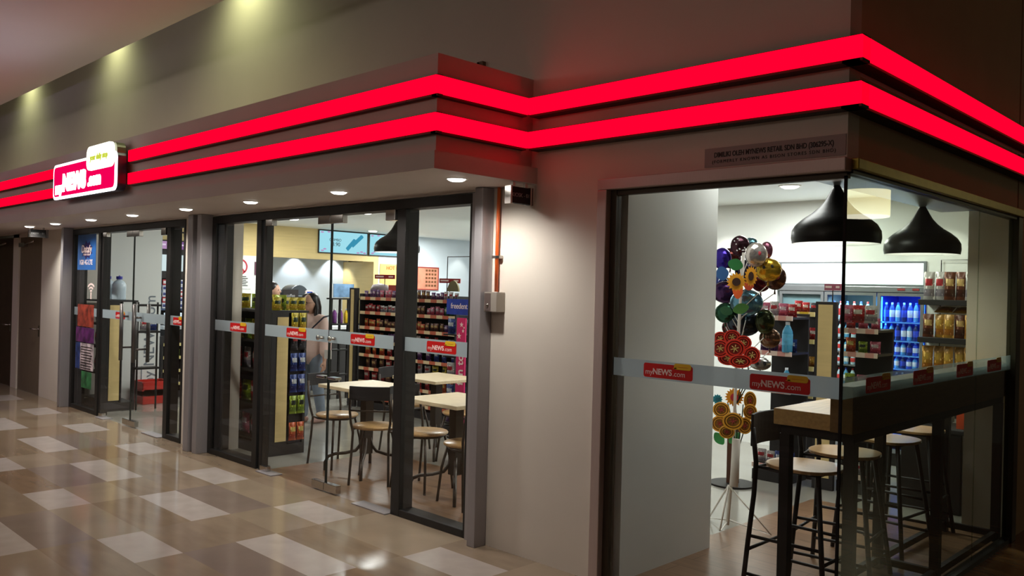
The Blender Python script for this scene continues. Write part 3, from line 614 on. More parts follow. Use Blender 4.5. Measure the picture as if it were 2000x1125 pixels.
# A: long candy rack behind the cafe tables
zsA = [1.45, 1.262, 1.066, .885, .705, .53, .352, .16]
rack('long black candy rack with orange price rails behind the cafe tables', (-7.70, 2.9, 0), 0, 1.88, .4, 1.5, zsA, tag_r)
for q in (0,): pass
A = (-7.70, 2.9, 0)
stock(A, 0, 1.86, zsA[:4], [['purple', 'pink', 'purple', 'white', 'brown', 'purple', 'white'], ['red', 'white', 'pink', 'brown', 'pink', 'green'], ['orange', 'brown', 'white', 'orange', 'brown', 'purple'], ['brown', 'purple', 'white', 'red', 'white']], .084, '%s sweet packet on the %s shelf of the long candy rack', 'snack packet', 'candy rack', .07, .12, .6)
stock(A, 0, 1.86, zsA[4:], [['orange', 'red', 'purple', 'blue'], ['brown', 'red', 'white', 'yellow'], ['red', 'brown', 'red', 'orange'], ['red', 'orange', 'red', 'white']], .155, '%s snack packet low on the candy rack, %s of its lower shelves', 'snack packet', 'candy rack lower', .08, .2, .78)
t = thing('rack_end_post', 'black framed beige end board at the left end of the candy rack', 'end panel', (-7.8, 2.9, 0))
MB().box(-7.90, -7.73, 2.86, 2.9, 0, 1.57).build('black_frame', board, t); MB().box(-7.855, -7.79, 2.852, 2.859, .1, 1.55).build('beige_board', beige_lam, t)
# red sign on stalk
def stalk(loc, h, w, label, rz=0.4, col=(150, 30, 36), z0=1.47):
    t = thing('shelf_sign', label, 'shelf sign', loc, rz); local(MB().tube([(0, 0, z0), (0, 0, h)], .005).build('stalk', ink, t), t); o = local(MB().box(-w/2, w/2, -.006, .006, h, h+.055).build('sign_bar', mat('sign_bar%d' % col[0], col, .5), t), t)
    q = MB().box(-w*.44, -w*.05, -.0075, -.0062, h+.02, h+.038).box(w*.2, w*.42, -.0075, -.0062, h+.02, h+.038).build('lettering', logo_txt, o); q.matrix_parent_inverse = Matrix.Identity(4)
    return t
stalk((-7.45, 3.1, 0), 1.70, .30, 'small dark red sign bar on a stalk above the left of the candy rack')
stalk((-6.15, 3.1, 0), 1.66, .28, 'small dark red sign bar on a stalk above the right of the candy rack')
tag(MB().box(-7.3, -7.0, 3.05, 3.12, 1.5, 1.62).build('display_box', mat('red_display', (190, 70, 50), .5, var=.2)), 'red display carton standing on top of the candy rack', 'box')
tag(MB().lathe([(0, 1.5), (.11, 1.5), (.13, 1.55), (.1, 1.62), (0, 1.64)], (-7.55, 3.1)).build('display_tub', mat('tub_grey', (120, 110, 112), .5, var=.2)), 'grey heap of wrapped goods on top of the candy rack, by its beige end', 'tub')
# end-of-aisle promo stand with blue header, pouches, pink banner
t = thing('promo_stand', 'promotion stand with deep blue header board beside the pink banner', 'display stand', (-5.2, 2.45, 0))
MB().box(-5.44, -4.97, 2.38, 2.7, 0, .1).build('base', board, t); MB().box(-5.44, -4.97, 2.62, 2.64, .1, 1.3).build('back_panel', mat('promo_back', (70, 74, 84), .6), t)
h_ = MB().box(-5.27, -4.86, 2.29, 2.31, 1.32, 1.485).build('header', mat('promo_blue', (40, 60, 150), .4, var=.3, scale=9), t)
text('lettering', 'freedent', .085, (-5.07, 2.288, 1.41), logo_txt, FRONT, h_, .001, sx=.9); text('lettering', '', .05, (-5.02, 2.288, 1.35), logo_txt, FRONT, h_, .001) if False else None
for z in (1.10, .86, .62, .38, .14): MB().box(-5.44, -4.97, 2.4, 2.62, z-.015, z).build('shelf', blackm, t)
for zi, z in enumerate((1.10, .86, .62, .38, .14)):
    for k in range(3): put(PK[('blue', 'blue', 'white', 'blue', 'purple')[(k+zi) % 5]], 'refill_pouch', ['topmost', 'second', 'third', 'fourth', 'lowest'][zi]+' row pouch on the stand beneath the blue header', 'pouch', 'pouches on the blue headed stand, row %d' % (zi+1), (-5.37+.155*k, 2.46, z), 0, .98)
t = thing('pink_banner', 'tall pink banner board with white stars and sideways white lettering', 'banner', (-4.99, 2.27, 0))
MB().box(-5.06, -4.925, 2.255, 2.27, .1, 1.29).build('board', mat('banner_pink', (206, 40, 100), .5, var=.06), t)
for sx, sz, r in ((-4.985, 1.22, .03), (-4.96, 1.155, .022), (-4.945, 1.19, .014), (-5.02, 1.10, .035), (-4.97, .2, .03)):
    MB().prism([(sx+math.sin(k*PI/5)*(r if k % 2 == 0 else r*.4), sz+math.cos(k*PI/5)*(r if k % 2 == 0 else r*.4)) for k in range(10)], 'y', 2.253, 2.2545).build('star', logo_txt, t)
text('lettering', 'fun to', .135, (-4.99, 2.253, .75), logo_txt, FRONT, t, .001, off=.002, spin=PI/2)
# framed prints above
def panel(name, label, cat, x0, x1, y, z0, z1, m, fr=None, group=None):
    t = thing(name, label, cat, ((x0+x1)/2, y, z0), 0, group)
    MB().box(x0, x1, y-.004, y, z0, z1).build('print', m, t)
    if fr:
        w = .012; MB().box(x0-w, x1+w, y-.012, y+.004, z1, z1+w).box(x0-w, x1+w, y-.012, y+.004, z0-w, z0).box(x0-w, x0, y-.012, y+.004, z0, z1).box(x1, x1+w, y-.012, y+.004, z0, z1).build('frame', fr, t)
    return t
panel('framed_picture', 'dark framed festive print above the blue header', 'picture', -5.13, -4.86, 2.5, 1.5, 1.70, mat('print_mix', (120, 100, 130), .4, var=.7, scale=18), ink)
tag(MB().box(-5.16, -4.86, 2.42, 2.6, 1.36, 1.48).build('carton', mat('purple_mix', (70, 66, 130), .5, var=.6, scale=25)), 'purple assorted cartons piled behind the blue header', 'carton')
t = thing('wire_display_frame', 'empty thin black hanging frame above the candy rack', 'frame', (-5.6, 3.1, 0))
f = MB(); f.tube([(-6.2, 3.1, 1.52), (-6.2, 3.1, 1.98), (-5.45, 3.1, 1.98), (-5.45, 3.1, 1.52)], .006); f.build('wire_frame', ink, t)
MB().box(-5.35, -5.0, 3.09, 3.1, 1.6, 1.98).build('glass_print', mat('pale_blue_print', (150, 190, 220), .4, var=.2), t)
tag(MB().prism([(-5.98+.1*math.cos(a), 1.56+.13*math.sin(a)) for a in [PI*k/12 for k in range(13)]], 'y', 3.0, 3.02).build('arched_card', mat('olive_card', (128, 120, 84), .6)), 'olive arched card standing on the candy rack', 'card')
# wall graphics on the counter wall (plane x = -11.5)
def wallprint(name, label, cat, y0, y1, z0, z1, m, x=-11.497, frame=None, off=0):
    t = thing(name, label, cat, (x, (y0+y1)/2, z0)); MB().box(x, x+.012, y0, y1, z0, z1).build('face', m, t)
    if frame: w = .02; MB().box(x, x+.02, y0-w, y1+w, z1, z1+w).box(x, x+.02, y0-w, y1+w, z0-w, z0).box(x, x+.02, y0-w, y0, z0, z1).box(x, x+.02, y1, y1+w, z0, z1).build('frame', frame, t)
    return t
scr = emis('menu_screen', (.42, .86, 1), .95)
for i, (y0, y1) in enumerate(((4.66, 5.70), (5.76, 6.80))):
    t = wallprint('menu_screen', ['left', 'right'][i]+' pale blue menu screen, '+['showing two blue wrapped rolls', 'partly behind the pendant lamp'][i], 'screen', y0, y1, 2.19, 2.575, scr, frame=ink)
    t.location.x += 0
    if i == 0:
        blue = emis('screen_blue', (.06, .4, .62), .8)
        for a, b in (((5.25, 2.26), (5.42, 2.44)), ((5.36, 2.33), (5.58, 2.52))):
            MB().tube([(-11.48, a[0], a[1]), (-11.48, b[0], b[1])], .035).build('roll_picture', blue, t)
        text('lettering', 'COMBO', .07, (-11.484, 5.0, 2.42), ink, SIDE, t, .001); text('lettering', '3.90', .1, (-11.484, 5.02, 2.34), ink, SIDE, t, .001)
        text('lettering', '', .1, (-11.484, 5.0, 2.3), ink, SIDE, t) if False else None
    pk = emis('screen_pink', (.7, .4, .75), .8); cs = MB()
    for y, z in ((y0+.07, 2.22), (y0+.12, 2.25), (y0+.06, 2.55), (y0+.2, 2.56), (y1-.2, 2.21), (y1-.12, 2.23), (y1-.05, 2.21)): cs.ell((-11.484, y, z), (.003, .035, .014), 8, 6)
    cs.build('blossom_picture', pk, t)
t = thing('hot_food_sign', 'HOT FOOD lettering on the yellow panel by the beige post', 'sign', (-11.49, 6.4, 1.3))
MB().box(-11.499, -11.492, 6.02, 6.86, 1.3, 2.03).build('yellow_panel', mat('hot_yellow', (214, 176, 108), .5, var=.05), t)
text('lettering', 'HOT FOOD', .095, (-11.490, 6.42, 1.955), mat('hot_orange', (226, 110, 40), .5), SIDE, t, .002, off=.003)
t = wallprint('menu_poster', 'tall orange red food menu poster on the white wall', 'poster', 6.94, 7.46, 1.57, 1.99, mat('menu_orange', (200, 134, 108), .5, var=.2, scale=5), frame=mat('poster_frame', (150, 50, 40), .5))
g = MB()
for r in range(5):
    for c in range(4): g.box(-11.484, -11.480, 7.14+.075*c, 7.19+.075*c, 1.62+.075*r, 1.66+.075*r, 0)
g.build('dish_pictures', mat('dish_mix', (110, 70, 40), .5, var=.6, scale=40), t)
text('lettering', 'He', .2, (-11.49, 2.2, 2.36), ink, SIDE, tag(MB().box(-11.499, -11.494, 1.7, 2.5, 2.25, 2.5).build('wall_sign', beige_lam), 'beige wall sign with black letters He above the cashier', 'sign'), .003, off=.003)
for i, (y0, y1, c, lab) in enumerate(((1.5, 1.98, (.75, .45, .8), 'purple and white promotion screen above the tobacco shelves, by the white wall'), (2.02, 2.5, (.42, .2, .55), 'purple promotion screen above the tobacco shelves, by the mullion'))):
    t = wallprint('promo_screen', lab, 'screen', y0, y1, 2.1, 2.22, emis('promo_%d' % i, c, .7), frame=ink)
    cs = MB()
    for k in range(4): cs.box(-11.484, -11.480, y0+.1*k+.03, y0+.1*k+.1, 2.125+.03*(k % 2), 2.15+.03*(k % 2))
    cs.build('screen_text', emis('promo_text', (.95, .8, 1), .9), t)
wallprint('black_cabinet_front', 'black cabinet front around the two white screens behind the cashier', 'cabinet', 1.25, 2.9, 1.64, 2.08, ink, x=-11.499)
for i, (y0, y1) in enumerate(((1.78, 1.96), (2.1, 2.5))):
    wallprint('white_screen', ['narrow', 'wide'][i]+' glowing white screen behind the cashier', 'screen', y0, y1, 1.755, 2.01, emis('white_scr', (.82, .97, 1), .95), x=-11.48)
# tobacco shelves
t = rack('tobacco shelf unit with rows of small cartons behind the cashier', (-11.35, 1.5, 0), PI/2, 1.3, .25, 1.66, [1.54, 1.45, 1.36, 1.27, 1.18, .9], mat('rail_blue', (90, 110, 150), .4))
for nm, c0, c1 in (('tobred', (180, 40, 50), (236, 230, 230)), ('tobwhite', (220, 222, 230), (60, 70, 130))): boxmesh(nm, .055, .025, .085, c0, c1)
for r in range(5):
    for k in range(13):
        nm = 'tobred' if k < 2 or (r+k//4) % 3 == 0 else 'tobwhite'
        put(BX[nm], 'small_carton', ('red' if nm == 'tobred' else 'white')+' small carton on the %s tobacco row behind the cashier' % ORD[r], 'carton', 'tobacco row %d %s' % (r+1, nm), (-11.33, 1.56+k*.09, (1.54, 1.45, 1.36, 1.27, 1.18)[r]-.002), PI/2)
# cashier counter with lower shelves facing the doors
t = thing('service_counter', 'long dark service counter under the beige bulkhead', 'counter', (-10, 3.0, 0))
MB().box(-10.55, -10.15, 1.35, 2.2, 0, .92).box(-9.95, -9.5, 2.2, 5.4, 0, .92).build('counter_body', board, t)
MB().box(-10.6, -10.14, 1.33, 2.22, .92, .96).box(-10, -9.45, 2.2, 5.45, .92, .96).build('counter_top', mat('counter_white', (210, 212, 214), .3), t)
MB().box(-10.55, -10.3, 1.5, 1.9, .97, 1.14).build('till_screen', mat('till_white', (200, 215, 225), .4, emit=(.8, .9, 1), es=.5), t)
zc = [.74, .55, .33, .18]
for i in range(1): rack('low rack of sweets with yellow price rails in front of the cashier', (-9.88, 1.22, 0), PI/2, .95, .25, .84, [.74, .56, .38, .20], tag_y)
for zi, z in enumerate((.74, .56, .38, .20)):
    for k in range(7): put(PK[('brown', 'lime', 'black', 'white', 'brown')[(k//2+zi) % 5]], 'snack_packet', 'assorted sweet packet on the %s shelf before the cashier' % ORD[zi], 'snack packet', 'cashier rack '+ORD[zi], (-9.93, 1.3+.13*k, z), PI/2, .6)
# no smoking notice etc on alcove return
t = thing('no_smoking_notice', 'round red no smoking notice with lines of text on the white wall', 'sign', (-11.49, 3.2, 1.6))
a_ = MB().box(-11.5, -11.494, 3.05, 3.36, 1.5, 2.03).build('notice_board', shop_white, t)
rr = MB(); n = 28
for k in range(n):
    a, b = 2*PI*k/n, 2*PI*(k+1)/n; rr.prism([(3.16+.13*math.cos(a), 1.87+.13*math.sin(a)), (3.16+.13*math.cos(b), 1.87+.13*math.sin(b)), (3.16+.105*math.cos(b), 1.87+.105*math.sin(b)), (3.16+.105*math.cos(a), 1.87+.105*math.sin(a))], 'x', -11.4935, -11.488)
rr.prism([(3.07, 1.95), (3.09, 1.97), (3.25, 1.79), (3.23, 1.77)], 'x', -11.4935, -11.488); rr.build('red_ring', mat('ring_red', (190, 40, 60), .5), t)
MB().box(-11.4935, -11.489, 3.09, 3.2, 1.86, 1.88).build('cigarette_symbol', ink, t)
l_ = MB()
for k in range(6): l_.box(-11.4935, -11.489, 3.1, 3.3-.03*(k % 2), 1.55+.03*k, 1.562+.03*k)
l_.build('text_lines', ink, t)
t = wallprint('square_notice', 'small dark red square notice with a pale ring', 'sign', 3.42, 3.64, 1.74, 1.96, mat('notice_maroon', (90, 44, 66), .5, var=.1), x=-12.498+1.0)
MB().tube([(-11.482, 3.53+.05*math.cos(2*PI*k/16), 1.86+.05*math.sin(2*PI*k/16)) for k in range(17)], .006).build('pale_ring', logo_txt, t)
struct(MB().box(-12.5, -11.5, 2.72, 2.75, 0, 2.06).build('trim_3', beige_lam)); W_('wall_alcove_left', [(-11.56, -11.502, 2.99, 3.75, 0, 2.06)], shop_white)
stalk((-8.2, 1.25, 0), 1.47, .3, 'dark red sign bar on a stalk left of the thick mullion', .9, z0=0)
# coffee machine and till on the counter
t = thing('coffee_machine', 'large dark rounded coffee machine on the service counter', 'coffee machine', (-9.6, 3.05, .96))
MB().box(-9.85, -9.5, 2.86, 3.3, .96, 1.42).build('machine_body', mat('machine_dark', (44, 46, 50), .35, .3), t, bev=.02)
o = []
for k in range(13): a = PI*k/12; o.append((3.1+.17*math.cos(a), 1.43+.16*math.sin(a)))
MB().prism(o, 'x', -9.82, -9.55).build('bean_hopper', mat('hopper_grey', (70, 76, 84), .3, .2), t, bev=.01)
MB().box(-9.5, -9.49, 2.8, 3.05, 1.37, 1.52).build('sign_panel', ink, t); text('lettering', 'coffee', .06, (-9.486, 2.92, 1.43), mat('cof_txt', (190, 190, 190), .5), SIDE, t, .001)
t = thing('card_terminal', 'small device with glowing blue screen and white rim beside the woman', 'card terminal', (-9.3, 3.2, .96))
MB().tube([(-9.3, 3.1, .96), (-9.3, 3.1, 1.38)], .012).build('stand', ink, t); MB().prism([(3.11+u, 1.44+v) for u, v in rrect(.13, .15, .03)], 'x', -9.3, -9.28).build('rim', logo_txt, t)
MB().box(-9.279, -9.274, 3.065, 3.155, 1.385, 1.495).build('screen', emis('scr_blue', (.01, .07, .55), 1.0), t)
# bottle rack with picture
t = thing('drinks_stand', 'black slatted drinks stand with purple and yellow bottles behind the woman', 'display stand', (-8.5, 3.2, 0))
for y in (2.98, 3.12, 3.26, 3.42): MB().box(-8.52, -8.49, y-.012, y+.012, 0, 1.42).build('upright', blackm, t)
for z in (1.42, 1.06, .7, .35): MB().box(-8.6, -8.45, 2.96, 3.44, z-.02, z).build('shelf', blackm, t)
for nm, c in (('purp', (110, 60, 120)), ('yel', (214, 180, 40)), ('yel2', (200, 160, 40))): bottlemesh(nm, .035, .21, c, c, (240, 240, 240))
for k, nm in enumerate(('purp', 'purp', 'yel', 'yel2')): put(BT[nm], 'drink_bottle', ['outer purple', 'inner purple', 'bright yellow', 'amber yellow'][k]+' bottle on the drinks stand behind the woman', 'bottle', 'bottles on the drinks stand', (-8.53, 3.05+.1*k, 1.06))
panel_ = tag(MB().box(-8.5, -8.49, 3.0, 3.34, 1.43, 1.62).build('landscape_picture', mat('landscape', (90, 120, 150), .4, var=.6, scale=7)), 'blue mountain picture board standing on the drinks stand', 'picture')
# ------------------------------------------------------------------ beige ended rack inside right doors
def endrack(x, y0, y1, by0, by1, xl, h, label, gl):
    t = thing('gondola_rack', label, 'display rack', ((x+xl)/2, (y0+y1)/2, 0))
    MB().box(xl, x, y0, y1, 0, .1).build('base', board, t); MB().box(xl, x, (y0+y1)/2-.01, (y0+y1)/2+.01, .1, h).build('back_panel', board, t)
    MB().box(x-.03, x, y0, by1+.03, .1, h).build('end_panel', board, t); MB().box(x, x+.006, by0, by1, .13, h-.04).build('beige_board', beige_lam, t)
    MB().box(x-.03, x, y1-.025, y1, .1, h).build('end_post', board, t); MB().box(xl, x, y0-.02, y1+.02, h, h+.02).build('top_board', board, t)
    for z in (1.06, .78, .46, .14):
        MB().box(xl, x-.03, y0, (y0+y1)/2-.01, z-.02, z).build('shelf', blackm, t)
    return t
endrack(-5.46, .33, .70, .385, .50, -6.9, 1.33, 'black gondola rack with beige end board just inside the right doors', 'r')
for zi, z in enumerate((1.06, .78, .46, .14)):
    for k in range(8):
        kk = [['yellow', 'lime'], ['red', 'white'], ['red', 'lime'], ['white', 'pink']][zi][k % 2]
        put(PK[kk], 'snack_bag', '%s snack bag on the %s shelf of the beige ended rack' % (kk, ORD[zi]), 'snack bag', 'front shelf %s %s' % (ORD[zi], kk), (-5.57-.165*k, .42, z), random.uniform(-.2, .2), 1.15)
for k in range(8): put(PK['yellow' if k % 3 else 'lime'], 'snack_bag', '%s snack bag laid along the top of the beige ended rack' % ('yellow' if k % 3 else 'lime'), 'snack bag', 'bags on the rack top %s' % ('y' if k % 3 else 'l'), (-5.52-.17*k, .45+.03*(k % 2), 1.352), random.uniform(.2, 1.2), .85)
for k in range(4): put(PK['yellow'], 'snack_bag', 'yellow snack bag in the row over the beige end board', 'snack bag', 'yellow bags over the end board', (-5.50, .40+.085*k, 1.352), PI/2+random.uniform(-.2, .2), .72)
for zi, (z, k_, nm) in enumerate(((1.16, 'yellow', 'yellow'), (.98, 'black', 'black'), (.78, 'blue', 'blue'), (.58, 'blue', 'blue'), (.38, 'lime', 'lime'), (.13, 'orange', 'orange'))):
    for j in range(2): put(PK[k_], 'hanging_packet', '%s packet hanging in the %s row beside the beige end board' % (nm, ORD[zi]), 'packet', 'hanging packets row %d' % (zi+1), (-5.452, .565+.085*j, z), PI/2, (.6, .8, 1.0))
t = thing('hook_panel', 'black hook panel holding packets beside the beige end board', 'hook panel', (-5.5, .6, 0)); MB().box(-5.495, -5.488, .53, .675, .1, 1.33).build('grid', ink, t)
# ------------------------------------------------------------------ rack with water bottles inside left doors
endrack(-9.05, .15, .52, .205, .33, -9.7, 1.33, 'black gondola rack with beige end board behind the left doors', 'l')
def bigbottle():
    t = thing('water_bottle', '', 'bottle')
    local(MB().lathe([(0, 0), (.078, 0), (.082, .01), (.078, .03), (.082, .05), (.078, .07), (.082, .09), (.078, .11), (.082, .13), (.08, .19), (.06, .225), (.03, .245), (.028, .26)], n=24).build('bottle_body', mat('water_plastic', (190, 205, 216), .15, var=.04, spec=.6), t), t)
    local(MB().cyl((0, 0), .036, .255, .29, 20).build('cap', mat('cap_blue', (50, 50, 160), .4), t), t); local(MB().tube([(0, -.03, .262), (0, 0, .30), (0, .03, .262)], .006).build('carry_handle', mat('cap_blue', (50, 50, 160), .4), t), t)
    return t
bb_ = bigbottle(); bb_.location = (-9.2, .36, 1.352); bb_['label'] = 'large water bottle with blue cap on the left rack, the clearer one to the right'; bb_['group'] = 'large water bottles'
copytree(bb_, (-9.4, .30, 1.352), 0, 'large water bottle with blue cap on the left rack, half behind the mullion')
for zi, z in enumerate((1.06, .78, .46)):
    for k in range(3): put(PK[['white', 'blue', 'black'][k]], 'snack_bag', 'dark packet on the %s shelf under the water bottles' % ORD[zi], 'snack bag', 'left rack shelf %d' % zi, (-9.17-.18*k, .24, z), 0, 1.1)
t = thing('wire_rack', 'narrow black wire rack behind the steel pull handles', 'display rack', (-8.85, .62, 0))
for y in (.52, .76): MB().tube([(-9.0, y, .0), (-9.0, y, 1.33)], .012).build('upright', blackm, t)
for z in (.5, .95, 1.28): MB().box(-9.1, -8.95, .5, .78, z, z+.025).build('shelf', blackm, t)
for k in range(2): put(PK['blue' if k else 'white'], 'hanging_packet', ['white', 'blue'][k]+' packet on the narrow wire rack', 'packet', 'wire rack packets', (-9.0, .6+.1*k, .98), PI/2, .9)
for i in range(2):
    t = thing('shopping_basket', ['lower', 'upper'][i]+' red shopping basket in the pair by the white wall', 'basket', (-9.6, .98, .1*i), 0, 'stacked red baskets')
    b = MB(); z0, z1 = .1*i+.001, .1*i+.19
    b.prism([(-9.70, .78), (-9.42, .78), (-9.42, 1.10), (-9.70, 1.10)], 'z', z0, z0+.01)
    for a in ((-9.72, -9.71, .76, 1.12), (-9.41, -9.40, .76, 1.12), (-9.72, -9.40, .76, .77), (-9.72, -9.40, 1.11, 1.12)): b.box(*a, z0, z1)
    b.build('basket_body', mat('basket_red', (190, 40, 28), .4, var=.06), t, bev=.003); MB().box(-9.73, -9.39, .75, .775, z1-.02, z1).box(-9.73, -9.39, 1.105, 1.13, z1-.02, z1).build('rim', mat('basket_rim', (160, 30, 24), .4), t)
t = thing('wall_lettering', 'grey sideways shop name lettering on the white inner wall', 'lettering', (-9.79, .98, .3))
gl = mat('grey_print', (120, 128, 136), .5)
text('lettering', 'NEWS.com', .2, (-9.797, 1.0, .93), gl, SIDE, t, .001, spin=PI/2, off=.001); text('lettering', 'my', .2, (-9.797, 1.0, .27), gl, SIDE, t, .001, spin=PI/2)
MB().tube([(-9.797, .90, .46), (-9.797, .90, .14), (-9.797, .93, .10), (-9.797, 1.07, .10), (-9.797, 1.10, .14), (-9.797, 1.10, .46)], .006).build('outline', gl, t)
# ================================================================== window side: chillers
t = thing('chiller', 'wide upright drinks chiller with glowing header and blue lit door', 'chiller', (-1.9, 4.75, 0))
ch_s = mat('chiller_steel', (150, 154, 158), .3, .6, var=.04)
MB().box(-2.72, -1.217, 4.70, 4.72, 1.72, 1.965).build('header_housing', ch_s, t); MB().box(-2.66, -1.24, 4.694, 4.699, 1.742, 1.945).build('glowing_header', emis('chiller_header', (.85, .98, 1), 4), t)
MB().box(-2.7, -1.225, 4.69, 4.72, 1.665, 1.72).build('control_rail', ch_s, t, bev=.004); MB().box(-2.7, -1.225, 4.70, 5.28, 0, .12).build('plinth', blackm, t)
MB().box(-2.7, -2.2, 4.74, 5.28, .12, 1.66).build('cabinet_core', mat('chiller_inner', (120, 150, 160), .5), t)
MB().box(-2.2, -2.19, 4.74, 5.28, .12, 1.66).box(-2.2, -1.67, 5.26, 5.28, .12, 1.66).build('pale_inner_wall', mat('chiller_inner', (120, 150, 160), .5), t)
MB().box(-1.67, -1.66, 4.74, 5.28, .12, 1.66).box(-1.235, -1.225, 4.74, 5.28, .12, 1.66).box(-1.67, -1.225, 5.26, 5.28, .12, 1.66).box(-2.2, -1.225, 4.72, 5.28, 1.66, 1.67).build('inner_walls', mat('chiller_blue', (30, 60, 190), .5), t)
blue_e = emis('blue_tube', (.05, .35, 1), 8)
MB().tube([(-1.645, 4.77, .15), (-1.645, 4.77, 1.62)], .009).build('light_tube', blue_e, t); MB().tube([(-1.25, 4.77, .15), (-1.25, 4.77, 1.62)], .006).build('light_tube', blue_e, t)
for i, (x0, x1) in enumerate(((-2.68, -2.2), (-2.19, -1.67), (-1.66, -1.23))):
    d = MB(); w = .03
    d.box(x0, x0+w, 4.695, 4.72, .12, 1.66).box(x1-w, x1, 4.695, 4.72, .12, 1.66).box(x0+w, x1-w, 4.695, 4.72, 1.63, 1.66).box(x0+w, x1-w, 4.695, 4.72, .12, .16)
    o = d.build('door', ch_s, t); MB().box(x0+w, x1-w, 4.704, 4.71, .16, 1.63).build('pane', glass_f, o); MB().box(x0+.008, x0+.022, 4.67, 4.694, .7, 1.1).build('handle', blackm, o)
for z in (1.38, 1.2, 1.06, .93, .72, .5, .28):
    MB().box(-1.655, -1.24, 4.76, 5.2, z-.012, z).build('shelf', mat('shelf_blue', (90, 150, 230), .3, emit=(.1, .4, 1), es=.15), t)
    MB().box(-2.185, -1.68, 4.76, 5.2, z-.012, z).build('shelf', ch_s, t)
lamp('chiller_light', 'AREA', (-1.45, 4.78, 1.6), 3.5, (.08, .3, 1), (.35, .1), (0, .3, -1)); lamp('chiller_light', 'AREA', (-1.63, 4.76, .9), 6, (.06, .3, 1), (.03, 1.3), (1, .6, 0))
lamp('chiller_light', 'AREA', (-1.93, 4.78, 1.6), 3, (.7, .9, 1), (.35, .1), (0, .3, -1)); lamp('header_light', 'AREA', (-1.95, 4.68, 1.84), 5, (.8, .97, 1), (1.4, .2), (0, -1, 0))
for nm, c0, c1, cp in (('cblue', (60, 90, 200), (220, 230, 250), (230, 240, 255)), ('cdark', (40, 50, 110), (60, 80, 200), (200, 220, 255)), ('cteal', (90, 160, 210), (240, 250, 255), (40, 80, 220)), ('cclear', (170, 200, 215), (200, 60, 60), (200, 50, 50))): bottlemesh(nm, .024, .125, c0, c1, cp)
names = {'cblue': 'blue', 'cdark': 'dark', 'cteal': 'pale blue', 'cclear': 'clear'}
for zi, z in enumerate((1.38, 1.2, 1.06, .93, .72)):
    for k in range(7):
        nm = ('cdark', 'cblue', 'cteal')[(k+zi) % 3]; put(BT[nm], 'drink_bottle', names[nm]+' bottle on the %s shelf of the blue lit chiller door' % ORD[zi], 'bottle', 'blue chiller shelf %d %s' % (zi+1, nm), (-1.61+.056*k, 4.80, z), 0, (1, 1, [1.5, 1.3, 1.0, .95, 1.4][zi]))
    for k in range(7): put(BT['cclear' if k % 2 else 'cteal'], 'drink_bottle', ('clear' if k % 2 else 'pale blue')+' bottle on the %s shelf of the middle chiller door' % ORD[zi], 'bottle', 'middle chiller shelf %d %d' % (zi+1, k % 2), (-2.13+.068*k, 4.80, z), 0, (1, 1, [1.5, 1.2, .95, .9, 1.4][zi]))
for x, l, lab in ((-1.42, .09, 'left'), (-1.3, .07, 'right')): pass
MB().box(-1.47, -1.40, 4.684, 4.689, 1.685, 1.705).box(-1.33, -1.27, 4.684, 4.689, 1.685, 1.705).build('badge', mat('badge_red', (150, 60, 60), .4), t)
# chips shelves on the white wall right of the chiller
t = thing('wall_shelf_unit', 'black wall shelves of crisp bags right of the chiller', 'shelf unit', (-1.0, 4.7, 1))
for z in (1.605, 1.262, .93, .6): MB().box(-1.2, -.72, 4.46, 4.715, z-.05, z).build('shelf', blackm, t, bev=.003)
MB().tube([(-1.085, 4.7, .6), (-1.085, 4.7, 1.975), (-.72, 4.7, 1.975)], .004).build('wire_frame', ink, t)
for zi, (z, kk, h) in enumerate(((1.605, ('white', 'white', 'brown', 'brown', 'white'), 1.5), (1.262, ('brown', 'amber', 'amber', 'brown', 'amber'), 1.25), (.93, ('amber', 'amber', 'amber', 'amber', 'amber'), 1.5))):
    for k in range(5): put(PK[kk[k]], 'crisp_bag', '%s crisp bag on the %s wall shelf right of the chiller' % (kk[k], ORD[zi]), 'crisp bag', 'wall shelf %d %s' % (zi+1, kk[k]), (-1.13+.088*k, 4.53+.02*(k % 2), z), random.uniform(-.3, .3), (.72, 1, h))
for k in range(2): put(PK['amber'], 'crisp_bag', 'golden crisp bag lying across the middle wall shelf row', 'crisp bag', 'bags lying across', (-1.02+.16*k, 4.56, 1.49), 0, (1.2, 1, .8), -1.2)
# gondola racks facing the window
zsW = [1.425, 1.12, .80, .47, .14]
r1 = rack('end rack with pink price rails left of the beige board, by the balloons', (-2.09, 3.1, 0), 0, .34, .33, 1.45, zsW, tag_p, False)
WK = [['pink', 'white', 'pink', 'red'], ['purple', 'pink', 'blue'], ['white', 'purple'], ['white', 'pink', 'red'], ['white', 'blue']]
stock((-2.09, 3.1, 0), 0, .34, zsW[1:], WK[1:], .084, '%s pouch on the %s lower shelf of the end rack by the balloons', 'pouch', 'end rack', .09, .12, .7, 'pouch')
stock((-2.09, 3.1, 0), 0, .34, zsW[:1], WK[:1], .084, '%s pouch on the top shelf of the end rack, %s row', 'pouch', 'end rack top', .09, .12, .74, 'pouch')
r2 = rack('rack with yellow price rails set back beside the beige board', (-1.94, 3.46, 0), 0, .22, .35, 1.5, [1.46, 1.22, .98, .74, .45, .15], tag_y, False)
stock((-1.94, 3.46, 0), 0, .22, [1.46, 1.22, .98, .74, .45, .15], [['red', 'red', 'black'], ['black', 'red'], ['orange', 'amber'], ['orange', 'brown'], ['red'], ['white']], .073, '%s packet on the %s shelf of the set back rack', 'snack packet', 'set back rack', .07, .12, .6)
t = thing('rack_end_board', 'tall beige board in a black frame at the end of the window racks', 'end panel', (-1.5, 3.2, 0))
MB().box(-1.585, -1.405, 3.18, 3.22, 0, 1.565).build('black_frame', board, t, bev=.002); MB().box(-1.558, -1.437, 3.172, 3.179, .1, 1.54).build('beige_board', beige_lam, t)
